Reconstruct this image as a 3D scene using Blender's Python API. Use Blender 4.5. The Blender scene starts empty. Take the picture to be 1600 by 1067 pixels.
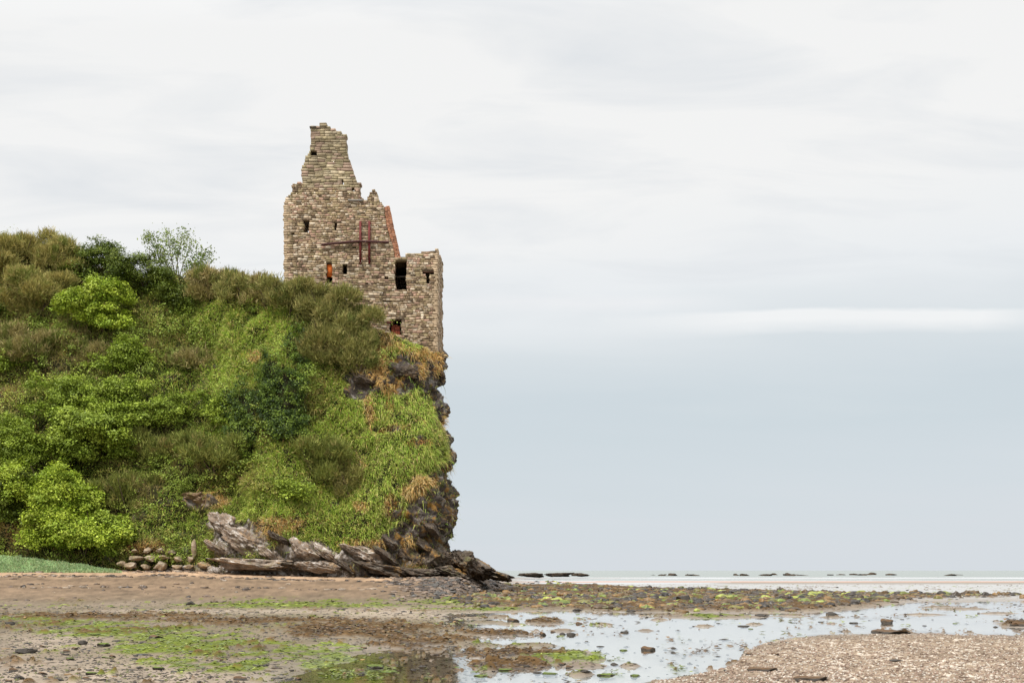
import bpy, math, random
import numpy as np
from mathutils import Vector

random.seed(7)
RNG = np.random.default_rng(7)
SC = bpy.context.scene
COL = SC.collection
EYE = 1.6                      # eye height above the tidal flats (m)
F = 50 / 36 * 1600             # focal length in photo pixels
HOR = 891.0                    # horizon row of the photo


# ------------------------------------------------------------------ helpers
def W(px, py, d):
    """world point at distance d that is seen at photo pixel px, py"""
    return np.array([(px - 800) / F * d, d, EYE + (HOR - py) / F * d])


def lin(r, g, b, k=1.0):
    f = lambda c: (c / 12.92 if c <= 0.04045 else ((c + 0.055) / 1.055) ** 2.4)
    return np.array([f(r / 255) * k, f(g / 255) * k, f(b / 255) * k])


def sstep(a, b, x):
    t = np.clip((x - a) / (b - a), 0, 1)
    return t * t * (3 - 2 * t)


def _hash(ix, iy, iz, seed):
    h = (ix.astype(np.int64) * 374761393 + iy.astype(np.int64) * 668265263 + iz.astype(np.int64) * 2147483647 + seed * 974711) & 0xFFFFFFFF
    h = ((h ^ (h >> 13)) * 1274126177) & 0xFFFFFFFF
    h = ((h ^ (h >> 16)) * 2246822519) & 0xFFFFFFFF
    return ((h ^ (h >> 15)) & 0xFFFFFF).astype(np.float64) / 0xFFFFFF


def noise(x, y, z, seed=0):
    """value noise in -1..1"""
    x, y, z = np.broadcast_arrays(np.asarray(x, float), np.asarray(y, float), np.asarray(z, float))
    ix, iy, iz = np.floor(x), np.floor(y), np.floor(z)
    fx, fy, fz = x - ix, y - iy, z - iz
    fx, fy, fz = [t * t * t * (t * (t * 6 - 15) + 10) for t in (fx, fy, fz)]
    r = 0
    for dx in (0, 1):
        wx = fx if dx else 1 - fx
        for dy in (0, 1):
            wy = fy if dy else 1 - fy
            for dz in (0, 1):
                wz = fz if dz else 1 - fz
                r = r + wx * wy * wz * _hash(ix + dx, iy + dy, iz + dz, seed)
    return r * 2 - 1


def fbm(x, y, z, octs=4, seed=0, gain=0.5):
    a, s, t = 1.0, 0.0, 0.0
    for o in range(octs):
        k = 2.03 ** o
        s = s + a * noise(np.asarray(x) * k + 17.3 * o, np.asarray(y) * k + 5.1 * o, np.asarray(z) * k - 9.7 * o, seed + o)
        t += a
        a *= gain
    return s / t


def unit(v):
    return v / np.maximum(np.linalg.norm(v, axis=-1, keepdims=True), 1e-9)


def make_mesh(name, verts, faces, mat, parent=None, tint=None, smooth=False, loc=None, extra=None):
    """faces: list of integer arrays (n,3) or (n,4). tint: (N,3) colour of the thing itself, per vertex."""
    me = bpy.data.meshes.new(name)
    verts = np.asarray(verts, np.float64)
    if loc is not None:
        verts = verts - np.asarray(loc)
    if not isinstance(faces, (list, tuple)):
        faces = [faces]
    faces = [np.asarray(f, np.int32) for f in faces if len(f)]
    loops = np.concatenate([f.ravel() for f in faces])
    tot = np.concatenate([np.full(len(f), f.shape[1], np.int32) for f in faces])
    start = np.concatenate([[0], np.cumsum(tot)[:-1]]).astype(np.int32)
    me.vertices.add(len(verts)); me.vertices.foreach_set('co', verts.astype(np.float32).ravel())
    me.loops.add(len(loops)); me.loops.foreach_set('vertex_index', loops.astype(np.int32))
    me.polygons.add(len(tot)); me.polygons.foreach_set('loop_start', start); me.polygons.foreach_set('loop_total', tot)
    if smooth:
        me.polygons.foreach_set('use_smooth', np.ones(len(tot), bool))
    if tint is not None:
        a = me.attributes.new('tint', 'FLOAT_COLOR', 'POINT')
        c = np.ones((len(verts), 4), np.float32); c[:, :3] = tint
        a.data.foreach_set('color', c.ravel())
    for k, v in (extra or {}).items():
        a = me.attributes.new(k, 'FLOAT', 'POINT')
        a.data.foreach_set('value', np.asarray(v, np.float32))
    me.update(); me.validate()
    me.materials.append(mat)
    o = bpy.data.objects.new(name, me)
    COL.objects.link(o)
    if loc is not None:
        o.location = Vector(loc)
    if parent is not None:
        o.parent = parent
        o.location = (0, 0, 0) if loc is None else Vector(np.asarray(loc) - np.asarray(parent.location))
    return o


def tag(o, label=None, cat=None, group=None, kind=None):
    for k, v in (('label', label), ('category', cat), ('group', group), ('kind', kind)):
        if v:
            o[k] = v
    return o


def empty(name, loc, label, cat, group=None):
    o = bpy.data.objects.new(name, None)
    o.empty_display_size = 0.3
    COL.objects.link(o)
    o.location = Vector(loc)
    return tag(o, label, cat, group)


def grid_faces(nr, nc):
    i = np.arange(nr - 1)[:, None] * nc + np.arange(nc - 1)[None, :]
    return np.stack([i, i + 1, i + 1 + nc, i + nc], -1).reshape(-1, 4)


# ------------------------------------------------------------------ materials
def new_mat(name):
    m = bpy.data.materials.new(name)
    m.use_nodes = True
    nt = m.node_tree
    nt.nodes.clear()
    out = nt.nodes.new('ShaderNodeOutputMaterial')
    return m, nt, out


def N(nt, t, **kw):
    n = nt.nodes.new(t)
    for k, v in kw.items():
        if k.startswith('i_'):
            n.inputs[k[2:].replace('_', ' ')].default_value = v
        else:
            setattr(n, k, v)
    return n


def L(nt, a, b):
    nt.links.new(a, b)


def mixc(nt, fac, a, b, mode='MIX'):
    n = nt.nodes.new('ShaderNodeMix'); n.data_type = 'RGBA'; n.blend_type = mode; n.clamp_factor = True
    for sock, v in ((n.inputs[0], fac), (n.inputs[6], a), (n.inputs[7], b)):
        if hasattr(v, 'is_linked'):
            L(nt, v, sock)
        else:
            sock.default_value = v if not isinstance(v, (tuple, list, np.ndarray)) else (*[float(q) for q in v][:3], 1)
    return n.outputs[2]


def ramp(nt, src, p0, p1, c0=0.0, c1=1.0):
    n = nt.nodes.new('ShaderNodeMapRange'); n.clamp = True
    L(nt, src, n.inputs[0])
    n.inputs[1].default_value = p0; n.inputs[2].default_value = p1; n.inputs[3].default_value = c0; n.inputs[4].default_value = c1
    return n.outputs[0]


def coords(nt, scale=(1, 1, 1)):
    g = N(nt, 'ShaderNodeNewGeometry')
    m = N(nt, 'ShaderNodeMapping')
    m.inputs['Scale'].default_value = scale
    L(nt, g.outputs['Position'], m.inputs[0])
    return m.outputs[0]


def ntex(nt, co, scale, detail=6, rough=0.6, dist=0.0):
    n = N(nt, 'ShaderNodeTexNoise')
    n.inputs['Scale'].default_value = scale; n.inputs['Detail'].default_value = detail
    n.inputs['Roughness'].default_value = rough; n.inputs['Distortion'].default_value = dist
    L(nt, co, n.inputs['Vector'])
    return n.outputs[0]


def leaf_material(name, transl=0.35, rough=0.6):
    m, nt, out = new_mat(name)
    a = N(nt, 'ShaderNodeAttribute', attribute_name='tint')
    d = N(nt, 'ShaderNodeBsdfPrincipled'); d.inputs['Roughness'].default_value = rough
    d.inputs['Specular IOR Level'].default_value = 0.25
    t = N(nt, 'ShaderNodeBsdfTranslucent')
    mx = N(nt, 'ShaderNodeMixShader'); mx.inputs[0].default_value = transl
    L(nt, a.outputs['Color'], d.inputs['Base Color']); L(nt, a.outputs['Color'], t.inputs['Color'])
    L(nt, d.outputs[0], mx.inputs[1]); L(nt, t.outputs[0], mx.inputs[2]); L(nt, mx.outputs[0], out.inputs[0])
    return m


def tint_material(name, rough=0.85, nscale=6.0, lo=0.6, hi=1.3, bump=0.0, bscale=20.0, spec=0.3, stain=None):
    m, nt, out = new_mat(name)
    a = N(nt, 'ShaderNodeAttribute', attribute_name='tint')
    co = coords(nt)
    v = ramp(nt, ntex(nt, co, nscale), 0.3, 0.7, lo, hi)
    c = mixc(nt, 1.0, a.outputs['Color'], (1, 1, 1), 'MULTIPLY')
    mul = N(nt, 'ShaderNodeVectorMath', operation='SCALE')
    L(nt, c, mul.inputs[0]); L(nt, v, mul.inputs['Scale'])
    colr = mul.outputs[0]
    if stain:
        for sc, lo_, hi_, colour, amt in stain:
            f = ramp(nt, ntex(nt, co, sc, 5, 0.65), lo_, hi_, 0, amt)
            colr = mixc(nt, f, colr, colour)
    b = N(nt, 'ShaderNodeBsdfPrincipled'); b.inputs['Roughness'].default_value = rough
    b.inputs['Specular IOR Level'].default_value = spec
    L(nt, colr, b.inputs['Base Color'])
    if bump:
        bp = N(nt, 'ShaderNodeBump'); bp.inputs['Strength'].default_value = bump; bp.inputs['Distance'].default_value = 0.05
        L(nt, ntex(nt, co, bscale, 4, 0.7), bp.inputs['Height']); L(nt, bp.outputs[0], b.inputs['Normal'])
    L(nt, b.outputs[0], out.inputs[0])
    return m


def rock_material(name, base, pale, pale_amt=0.6, orange_amt=0.3, green_amt=0.2, scale=1.0):
    m, nt, out = new_mat(name)
    co = coords(nt)
    cs = coords(nt, (0.7, 0.7, 2.2))
    g = N(nt, 'ShaderNodeNewGeometry')
    sep = N(nt, 'ShaderNodeSeparateXYZ'); L(nt, g.outputs['Normal'], sep.inputs[0])
    c = mixc(nt, ramp(nt, ntex(nt, cs, 2.2 * scale, 8, 0.7), 0.35, 0.68), base * 0.5, base * 1.6)
    c = mixc(nt, ramp(nt, ntex(nt, co, 7 * scale, 6, 0.7), 0.5, 0.62, 0, 0.6), c, base * np.array([1.5, 1.2, 0.95]))
    upf = ramp(nt, sep.outputs[2], 0.05, 0.6, 0.25, 1.0)
    def patch(sc, lo, hi, amt):
        f = ramp(nt, ntex(nt, co, sc * scale, 7, 0.72, 0.4), lo, hi, 0, amt)
        mm = N(nt, 'ShaderNodeMath', operation='MULTIPLY'); L(nt, f, mm.inputs[0]); L(nt, upf, mm.inputs[1])
        return mm.outputs[0]
    c = mixc(nt, patch(1.7, 0.50, 0.60, pale_amt), c, pale)
    c = mixc(nt, patch(1.1, 0.56, 0.64, green_amt), c, lin(110, 115, 45))
    c = mixc(nt, patch(0.9, 0.54, 0.63, orange_amt), c, lin(176, 128, 50))
    b = N(nt, 'ShaderNodeBsdfPrincipled'); b.inputs['Roughness'].default_value = 0.85
    b.inputs['Specular IOR Level'].default_value = 0.25
    L(nt, c, b.inputs['Base Color'])
    bp = N(nt, 'ShaderNodeBump'); bp.inputs['Strength'].default_value = 0.9; bp.inputs['Distance'].default_value = 0.15
    L(nt, ntex(nt, cs, 5 * scale, 8, 0.7), bp.inputs['Height']); L(nt, bp.outputs[0], b.inputs['Normal'])
    L(nt, b.outputs[0], out.inputs[0])
    return m


M_GRASS = leaf_material('grass_blade', 0.2)
M_LEAF = leaf_material('leaf', 0.18, 0.5)
M_SCRUB = leaf_material('scrub_twig', 0.15, 0.8)
M_WEED = tint_material('seaweed_frond', 0.45, 9, 0.6, 1.3, spec=0.5)
M_BARK = tint_material('bark', 0.9, 12, 0.6, 1.3)
M_STONE = tint_material('weathered_masonry', 0.9, 1.6, 0.78, 1.22, 0.5, 14, 0.2,
                        stain=[(0.55, 0.52, 0.70, lin(112, 98, 78), 0.5), (1.3, 0.55, 0.68, lin(96, 92, 60), 0.4), (2.4, 0.58, 0.66, lin(196, 186, 164), 0.35)])
M_BRICK = tint_material('orange_brick', 0.9, 4, 0.75, 1.2, 0.4, 18, 0.2)
M_IRON = tint_material('rusted_iron', 0.7, 5, 0.6, 1.3, 0.2, 25, 0.4)
M_TIMBER = tint_material('old_timber', 0.8, 8, 0.6, 1.3, 0.3, 20, 0.2)
M_ROCK = rock_material('shore_rock', lin(134, 120, 106), lin(216, 208, 198), 0.9, 0.35, 0.4)
M_MOSSY = rock_material('mossy_boulder', lin(120, 100, 78), lin(190, 170, 146), 0.5, 0.5, 0.9)
M_PALE = rock_material('wall_stone', lin(150, 134, 112), lin(200, 188, 168), 0.6, 0.4, 0.6)
M_DARKROCK = rock_material('cliff_rock', lin(82, 72, 62), lin(150, 142, 130), 0.4, 0.6, 0.4)
M_SEAROCK = rock_material('weedy_rock', lin(58, 50, 42), lin(110, 100, 85), 0.3, 0.3, 0.35, 3)
M_COBBLE = tint_material('beach_stone', 0.7, 20, 0.6, 1.35, 0.4, 50, 0.4)


# ------------------------------------------------------------------ camera, light, sky
cam = bpy.data.cameras.new('camera'); cam.lens = 50; cam.sensor_width = 36
cam.shift_y = (HOR - 533.5) / 1600
cam.clip_end = 60000
cam_o = bpy.data.objects.new('camera', cam); COL.objects.link(cam_o)
cam_o.location = (0, 0, EYE); cam_o.rotation_euler = (math.radians(90), 0, 0)
SC.camera = cam_o
SC.view_settings.view_transform = 'Standard'
SC.view_settings.look = 'None'
SC.view_settings.exposure = 0.0
SC.view_settings.gamma = 1.0

SUN_EL, SUN_AZ = math.radians(60), math.radians(212)      # azimuth clockwise from +Y: behind the camera, a little to the left
sun = bpy.data.lights.new('sun', 'SUN'); sun.energy = 3.4; sun.angle = math.radians(11); sun.color = (1.0, 0.96, 0.9)
sun_o = bpy.data.objects.new('sun', sun); COL.objects.link(sun_o)
sdir = Vector((math.sin(SUN_AZ) * math.cos(SUN_EL), math.cos(SUN_AZ) * math.cos(SUN_EL), math.sin(SUN_EL)))
sun_o.rotation_euler = sdir.to_track_quat('Z', 'Y').to_euler()
sun_o.location = sdir * 200


def build_world():
    w = bpy.data.worlds.new('World'); SC.world = w; w.use_nodes = True
    nt = w.node_tree; nt.nodes.clear()
    out = nt.nodes.new('ShaderNodeOutputWorld'); bg = nt.nodes.new('ShaderNodeBackground')
    sky = nt.nodes.new('ShaderNodeTexSky'); sky.sky_type = 'NISHITA'; sky.sun_disc = False
    sky.sun_elevation = SUN_EL; sky.sun_rotation = SUN_AZ
    tc = nt.nodes.new('ShaderNodeTexCoord')
    sep = N(nt, 'ShaderNodeSeparateXYZ'); L(nt, tc.outputs['Generated'], sep.inputs[0])
    # cloud deck seen in perspective: direction projected on a horizontal layer
    den = N(nt, 'ShaderNodeMath', operation='ADD'); L(nt, sep.outputs[2], den.inputs[0]); den.inputs[1].default_value = 0.12
    dm = N(nt, 'ShaderNodeMath', operation='MAXIMUM'); L(nt, den.outputs[0], dm.inputs[0]); dm.inputs[1].default_value = 0.03
    dv = N(nt, 'ShaderNodeVectorMath', operation='DIVIDE')
    cmb = N(nt, 'ShaderNodeCombineXYZ')
    for k in range(3):
        L(nt, dm.outputs[0], cmb.inputs[k])
    L(nt, tc.outputs['Generated'], dv.inputs[0]); L(nt, cmb.outputs[0], dv.inputs[1])
    mp = N(nt, 'ShaderNodeMapping'); mp.inputs['Scale'].default_value = (0.75, 1.5, 0.0); L(nt, dv.outputs[0], mp.inputs[0])
    n1 = ntex(nt, mp.outputs[0], 0.9, 5, 0.5, 0.3)
    n2 = ntex(nt, mp.outputs[0], 2.6, 6, 0.55, 0.5)
    # base brightness with height above the horizon, wobbled by the cloud deck
    wob = N(nt, 'ShaderNodeMath', operation='MULTIPLY_ADD'); L(nt, n1, wob.inputs[0]); wob.inputs[1].default_value = 0.09; wob.inputs[2].default_value = -0.045
    el = N(nt, 'ShaderNodeMath', operation='ADD'); L(nt, sep.outputs[2], el.inputs[0]); L(nt, wob.outputs[0], el.inputs[1])
    # the lower bank is paler towards the left (-X)
    lf = N(nt, 'ShaderNodeMath', operation='MULTIPLY_ADD'); L(nt, sep.outputs[0], lf.inputs[0]); lf.inputs[1].default_value = -0.06; L(nt, el.outputs[0], lf.inputs[2])
    cr = nt.nodes.new('ShaderNodeValToRGB'); L(nt, lf.outputs[0], cr.inputs[0])
    els = cr.color_ramp.elements
    stops = [(0.0, lin(213, 219, 225)), (0.045, lin(210, 218, 224)), (0.10, lin(205, 215, 221)), (0.145, lin(216, 223, 227)), (0.185, lin(234, 237, 239)), (0.25, lin(243, 243, 242)),
             (0.36, lin(243, 243, 242)), (0.5, lin(240, 241, 243) * 1.35), (1.0, lin(240, 242, 246) * 2.1)]
    while len(els) < len(stops):
        els.new(0.5)
    for e, (p, c) in zip(els, stops):
        e.position = p; e.color = (*c, 1)
    c = cr.outputs[0]
    # grey undersides and pale breaks in the deck
    up = ramp(nt, sep.outputs[2], 0.13, 0.24)
    f1 = N(nt, 'ShaderNodeMath', operation='MULTIPLY'); L(nt, ramp(nt, n2, 0.46, 0.72, 0, 0.78), f1.inputs[0]); L(nt, up, f1.inputs[1])
    c = mixc(nt, f1.outputs[0], c, lin(221, 225, 229))
    # long pale break low over the sea, to the right
    az = N(nt, 'ShaderNodeMath', operation='DIVIDE'); L(nt, sep.outputs[0], az.inputs[0]); L(nt, sep.outputs[1], az.inputs[1])
    def math(op, a, b):
        m = N(nt, 'ShaderNodeMath', operation=op)
        for s, v in ((m.inputs[0], a), (m.inputs[1], b)):
            if hasattr(v, 'is_linked'): L(nt, v, s)
            else: s.default_value = v
        return m.outputs[0]
    n3 = ntex(nt, mp.outputs[0], 3.0, 5, 0.6)
    zz = math('ADD', sep.outputs[2], math('MULTIPLY', math('SUBTRACT', n3, 0.5), 0.012))
    zc = math('SUBTRACT', zz, math('SUBTRACT', 0.1725, math('MULTIPLY', math('POWER', math('ABSOLUTE', math('SUBTRACT', az.outputs[0], 0.17), 0), 2.0), 0.12)))
    band = math('MULTIPLY', ramp(nt, zc, -0.013, -0.003), ramp(nt, zc, 0.005, 0.002))
    along = math('MULTIPLY', ramp(nt, az.outputs[0], 0.05, 0.17), ramp(nt, az.outputs[0], 0.39, 0.33))
    c = mixc(nt, math('MULTIPLY', math('MULTIPLY', band, along), 0.9), c, lin(243, 244, 244))
    along2 = math('MULTIPLY', ramp(nt, az.outputs[0], -0.1, 0.0), ramp(nt, az.outputs[0], 0.16, 0.10))
    zc2 = math('SUBTRACT', zz, 0.184)
    band2 = math('SUBTRACT', 1.0, ramp(nt, math('ABSOLUTE', zc2, 0), 0.0, 0.007))
    c = mixc(nt, math('MULTIPLY', math('MULTIPLY', band2, along2), 0.45), c, lin(241, 241, 242))
    # a thin veil of clear sky behind the overcast
    sk = N(nt, 'ShaderNodeVectorMath', operation='SCALE'); L(nt, sky.outputs[0], sk.inputs[0]); sk.inputs['Scale'].default_value = 0.1
    c = mixc(nt, 0.96, sk.outputs[0], c)
    L(nt, c, bg.inputs[0]); bg.inputs[1].default_value = 1.03
    L(nt, bg.outputs[0], out.inputs[0])


build_world()

# ------------------------------------------------------------------ the hill (headland with the cliff on its right)
def tab(xs, t):
    a = np.array(t, float)
    return np.interp(xs, a[:, 0], a[:, 1])


CREST = [(-400, 380), (-200, 386), (0, 390), (60, 398), (120, 412), (200, 428), (260, 428), (320, 440), (380, 455), (443, 470), (500, 482), (545, 500), (580, 512), (600, 520), (640, 533), (690, 552), (700, 555)]
BASE = [(-400, 893), (0, 891), (170, 893), (300, 893), (420, 897), (540, 901), (600, 903), (700, 905)]
EDGE = [(545, 688), (556, 692), (567, 697), (590, 695), (608, 688), (618, 686), (630, 696), (650, 698), (664, 690), (690, 701), (720, 707), (740, 703), (760, 711), (800, 715), (825, 713), (845, 706), (860, 702), (905, 704)]


def hill_grid():
    nf, nb, nt_, npl = 560, 70, 250, 26
    u = np.linspace(0, 1, nf)
    pxn = -330 + 1030 * u
    t = np.linspace(-0.06, 1, nt_)
    U, T = np.meshgrid(u, t)
    PN = np.broadcast_to(pxn, U.shape)
    yb, yc = tab(PN, BASE), tab(PN, CREST)
    y = yb + (yc - yb) * T
    px = PN + (tab(y, EDGE) - 700) * sstep(0.55, 1.0, U)
    Db = 96 + 1.2 * np.sin(PN / 90)
    Dc = tab(PN, [(-400, 116), (0, 113), (300, 110), (400, 106), (450, 103.2), (560, 102.6), (700, 101.5)])
    g = np.clip(T, 0, 1) ** 1.15
    D = Db + (Dc - Db) * g + np.minimum(T, 0) * 0
    # gullies and ribs
    D = D + 1.0 * fbm(PN / 85, y / 160, 0.3, 3, 11) * sstep(0, 0.15, T) * sstep(1.0, 0.9, T)
    # rounded corner at the cliff
    c = np.clip((U - 0.90) / 0.10, 0, 1)
    D = D + 3.5 * c ** 4
    front = np.stack([(px - 800) / F * D, D, EYE + (HOR - y) / F * D], -1)
    # cliff side running away from the viewer behind the corner
    k = np.linspace(0, 1, nb + 1)[1:]
    K = np.broadcast_to(k, (nt_, nb))
    e = front[:, -1]
    Dk = e[:, 1:2] + 60 * K ** 1.3
    Xk = e[:, 0:1] * (Dk / e[:, 1:2]) - 0.25 * np.sqrt(60 * K) - 5 * K
    Zk = e[:, 2:3] + np.zeros_like(K)
    side = np.stack([Xk, Dk, Zk], -1)
    G = np.concatenate([front, side], 1)
    # plateau behind the crest
    last = G[-1]
    rows = []
    for j in range(1, npl + 1):
        s = (j / npl) ** 1.6
        tgt = last.copy()
        back = np.full(len(last), 168.0)
        tgt[:, 1] = last[:, 1] + (np.maximum(back, last[:, 1] + 0.5) - last[:, 1]) * s
        tgt[:, 0] = last[:, 0] + s * np.concatenate([np.linspace(-6, -10, nf), np.full(nb, -10.0)])
        tgt[:, 2] = last[:, 2] - 3.0 * s
        rows.append(tgt)
    G = np.concatenate([G, np.array(rows)], 0)
    return G, nf, nb, nt_


HG, NF, NB, NT = hill_grid()


def grid_normals(G):
    du = np.gradient(G, axis=1); dv = np.gradient(G, axis=0)
    return unit(np.cross(du, dv))


HN = grid_normals(HG)
HX = 800 + HG[..., 0] / HG[..., 1] * F
HY = HOR - (HG[..., 2] - EYE) / HG[..., 1] * F

# where bare rock shows: (px, py, rx, ry)
ROCKY = [(575, 590, 34, 24), (560, 612, 20, 16), (640, 578, 40, 26), (622, 600, 26, 16), (678, 585, 25, 40), (690, 640, 14, 40), (702, 700, 9, 40), (700, 770, 34, 50), (664, 800, 32, 32), (640, 842, 32, 30), (690, 840, 32, 60),
         (640, 850, 45, 34), (575, 876, 50, 24), (470, 868, 60, 22), (374, 845, 46, 30), (340, 815, 18, 14), (310, 782, 26, 10), (655, 690, 10, 8), (600, 672, 26, 6), (618, 796, 12, 18), (500, 895, 120, 14), (330, 892, 90, 8)]


def ell(px, py, L_):
    m = np.zeros(np.shape(px))
    for (a, b, rx, ry) in L_:
        m = np.maximum(m, 1.25 - np.sqrt(((px - a) / rx) ** 2 + ((py - b) / ry) ** 2))
    return m


rk = ell(HX, HY, ROCKY) * 2.2 + 0.7 * fbm(HX / 14, HY / 14, 0.5, 3, 31)
rk[:, NF - 6:] = 2
rockm = sstep(0.15, 0.75, rk)
rockm[NT + 2:, :] = 0
# displacement: dipping strata on rock, soft lumps under the turf
X, Y, Z = HG[..., 0], HG[..., 1], HG[..., 2]
dip = unit(np.array([0.75, 0.1, 0.72]))
s = (X * dip[0] + Y * dip[1] + Z * dip[2]) / 0.75 + 0.5 * fbm(X / 1.5, Y / 1.5, Z / 1.5, 3, 41)
fr = s - np.floor(s)
led = np.where(fr < 0.8, fr / 0.8, (1 - fr) / 0.2) - 0.5
jag = fbm(X / 0.7, Y / 0.7, Z / 0.7, 4, 43, 0.6)
blk = np.round(fbm(X / 0.9, Y / 0.9, Z / 1.6, 2, 45) * 5) / 5
edge_keep = 1.0
turf = (0.65 + 0.7 * sstep(560, 420, HX)) * fbm(X / 2.8, Y / 2.8, Z / 2.3, 4, 47)
disp = rockm * (0.34 * led + 0.5 * jag + 0.45 * blk) + (1 - rockm) * turf
disp[:2] *= 0.3
HG = HG + HN * disp[..., None]
HN = grid_normals(HG)
HX = 800 + HG[..., 0] / HG[..., 1] * F
HY = HOR - (HG[..., 2] - EYE) / HG[..., 1] * F


def hill_material():
    m, nt, out = new_mat('hillside')
    co = coords(nt)
    cs = coords(nt, (0.9, 0.9, 1.6))
    at = N(nt, 'ShaderNodeAttribute', attribute_name='rock')
    g = N(nt, 'ShaderNodeNewGeometry'); sep = N(nt, 'ShaderNodeSeparateXYZ'); L(nt, g.outputs['Normal'], sep.inputs[0])
    soil = mixc(nt, ramp(nt, ntex(nt, co, 1.2, 6), 0.35, 0.65), lin(34, 31, 20), lin(58, 58, 28))
    base = lin(80, 72, 66)
    rock = mixc(nt, ramp(nt, ntex(nt, cs, 2.0, 8, 0.72), 0.36, 0.66), base * 0.42, base * 1.7)
    rock = mixc(nt, ramp(nt, ntex(nt, co, 1.3, 7, 0.7, 0.5), 0.53, 0.62, 0, 0.6), rock, lin(168, 160, 150))
    rock = mixc(nt, ramp(nt, ntex(nt, co, 0.75, 7, 0.7, 0.3), 0.53, 0.60, 0, 0.65), rock, lin(158, 116, 44))
    rock = mixc(nt, ramp(nt, ntex(nt, co, 0.9, 5, 0.7, 0.1), 0.60, 0.66, 0, 0.6), rock, lin(96, 104, 40))
    pl = N(nt, 'ShaderNodeAttribute', attribute_name='pale')
    pbase = lin(136, 122, 108)
    prock = mixc(nt, ramp(nt, ntex(nt, cs, 2.4, 8, 0.72), 0.36, 0.66), pbase * 0.4, pbase * 1.5)
    prock = mixc(nt, ramp(nt, ntex(nt, co, 1.9, 7, 0.7, 0.5), 0.5, 0.58, 0, 0.85), prock, lin(214, 206, 198))
    prock = mixc(nt, ramp(nt, ntex(nt, co, 1.1, 5, 0.7, 0.1), 0.56, 0.64, 0, 0.5), prock, lin(120, 118, 60))
    rock = mixc(nt, pl.outputs['Fac'], rock, prock)
    c = mixc(nt, at.outputs['Fac'], soil, rock)
    b = N(nt, 'ShaderNodeBsdfPrincipled'); b.inputs['Roughness'].default_value = 0.9; b.inputs['Specular IOR Level'].default_value = 0.2
    L(nt, c, b.inputs['Base Color'])
    bp = N(nt, 'ShaderNodeBump'); bp.inputs['Strength'].default_value = 0.9; bp.inputs['Distance'].default_value = 0.2
    L(nt, ntex(nt, cs, 4, 9, 0.72), bp.inputs['Height']); L(nt, bp.outputs[0], b.inputs['Normal'])
    L(nt, b.outputs[0], out.inputs[0])
    return m


hill = make_mesh('hill', HG.reshape(-1, 3), grid_faces(*HG.shape[:2]), hill_material(), extra={'rock': rockm.ravel(), 'pale': (sstep(580, 520, HX) * sstep(770, 800, HY)).ravel()})
tag(hill, 'steep overgrown headland with a dark rock cliff at its right end', kind='structure')

FX, FY = HX[:NT, :NF], HY[:NT, :NF]


def hill_at(px, py):
    i = np.argmin((FX - px) ** 2 + (FY - py) ** 2)
    r, c = divmod(int(i), NF)
    return HG[r, c].copy(), HN[r, c].copy()


def hill_samples(n, seed):
    rg = np.random.default_rng(seed)
    r = rg.random(n * 2) * (NT + 9); c = rg.random(n * 2) * (NF + NB * 0.3)
    r0, c0 = r.astype(int), c.astype(int)
    A = np.linalg.norm(np.cross(HG[r0 + 1, c0] - HG[r0, c0], HG[r0, c0 + 1] - HG[r0, c0]), axis=-1)
    keep = rg.random(n * 2) < np.clip(A / np.percentile(A, 80), 0.0, 1)
    r, c, r0, c0 = [q[keep][:n] for q in (r, c, r0, c0)]
    a, b = (r - r0)[:, None], (c - c0)[:, None]
    p = (HG[r0, c0] * (1 - a) + HG[r0 + 1, c0] * a) * (1 - b) + (HG[r0, c0 + 1] * (1 - a) + HG[r0 + 1, c0 + 1] * a) * b
    nn = HN[r0, c0]
    return p, nn, rockm[r0, c0], 800 + p[:, 0] / p[:, 1] * F, HOR - (p[:, 2] - EYE) / p[:, 1] * F


# ------------------------------------------------------------------ vegetation colour zones, in places on the hill
BRIGHT = [(390, 508, 120, 40), (330, 500, 70, 30), (470, 545, 70, 46), (420, 580, 70, 50), (560, 650, 65, 60), (640, 690, 70, 80), (600, 630, 70, 40), (655, 640, 40, 50), (270, 806, 80, 50), (540, 800, 100, 56),
          (500, 836, 100, 34), (610, 760, 60, 60), (420, 790, 90, 36), (640, 545, 30, 14), (520, 690, 60, 50), (340, 590, 70, 50), (450, 720, 70, 40), (330, 690, 50, 50), (270, 600, 60, 40)]
SCRUB = [(60, 430, 140, 85), (390, 455, 100, 22), (530, 520, 60, 50), (40, 570, 80, 50), (170, 550, 70, 34), (300, 705, 70, 45), (210, 775, 70, 36), (505, 725, 50, 32), (-150, 600, 150, 240)]
STRAW = [(590, 568, 20, 38), (606, 606, 14, 18), (672, 556, 32, 16), (662, 580, 15, 20), (572, 585, 22, 14), (600, 535, 16, 16), (640, 768, 24, 16), (560, 792, 16, 10), (440, 820, 50, 14), (610, 790, 12, 22), (580, 850, 36, 8),
         (666, 752, 30, 9), (340, 785, 24, 12), (420, 830, 30, 18), (400, 560, 16, 12), (330, 625, 16, 14), (575, 640, 14, 40), (700, 640, 14, 40)]
BRACKEN = [(15, 835, 62, 34), (230, 858, 50, 12), (640, 880, 40, 12), (420, 832, 28, 16), (0, 620, 40, 14)]
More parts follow.
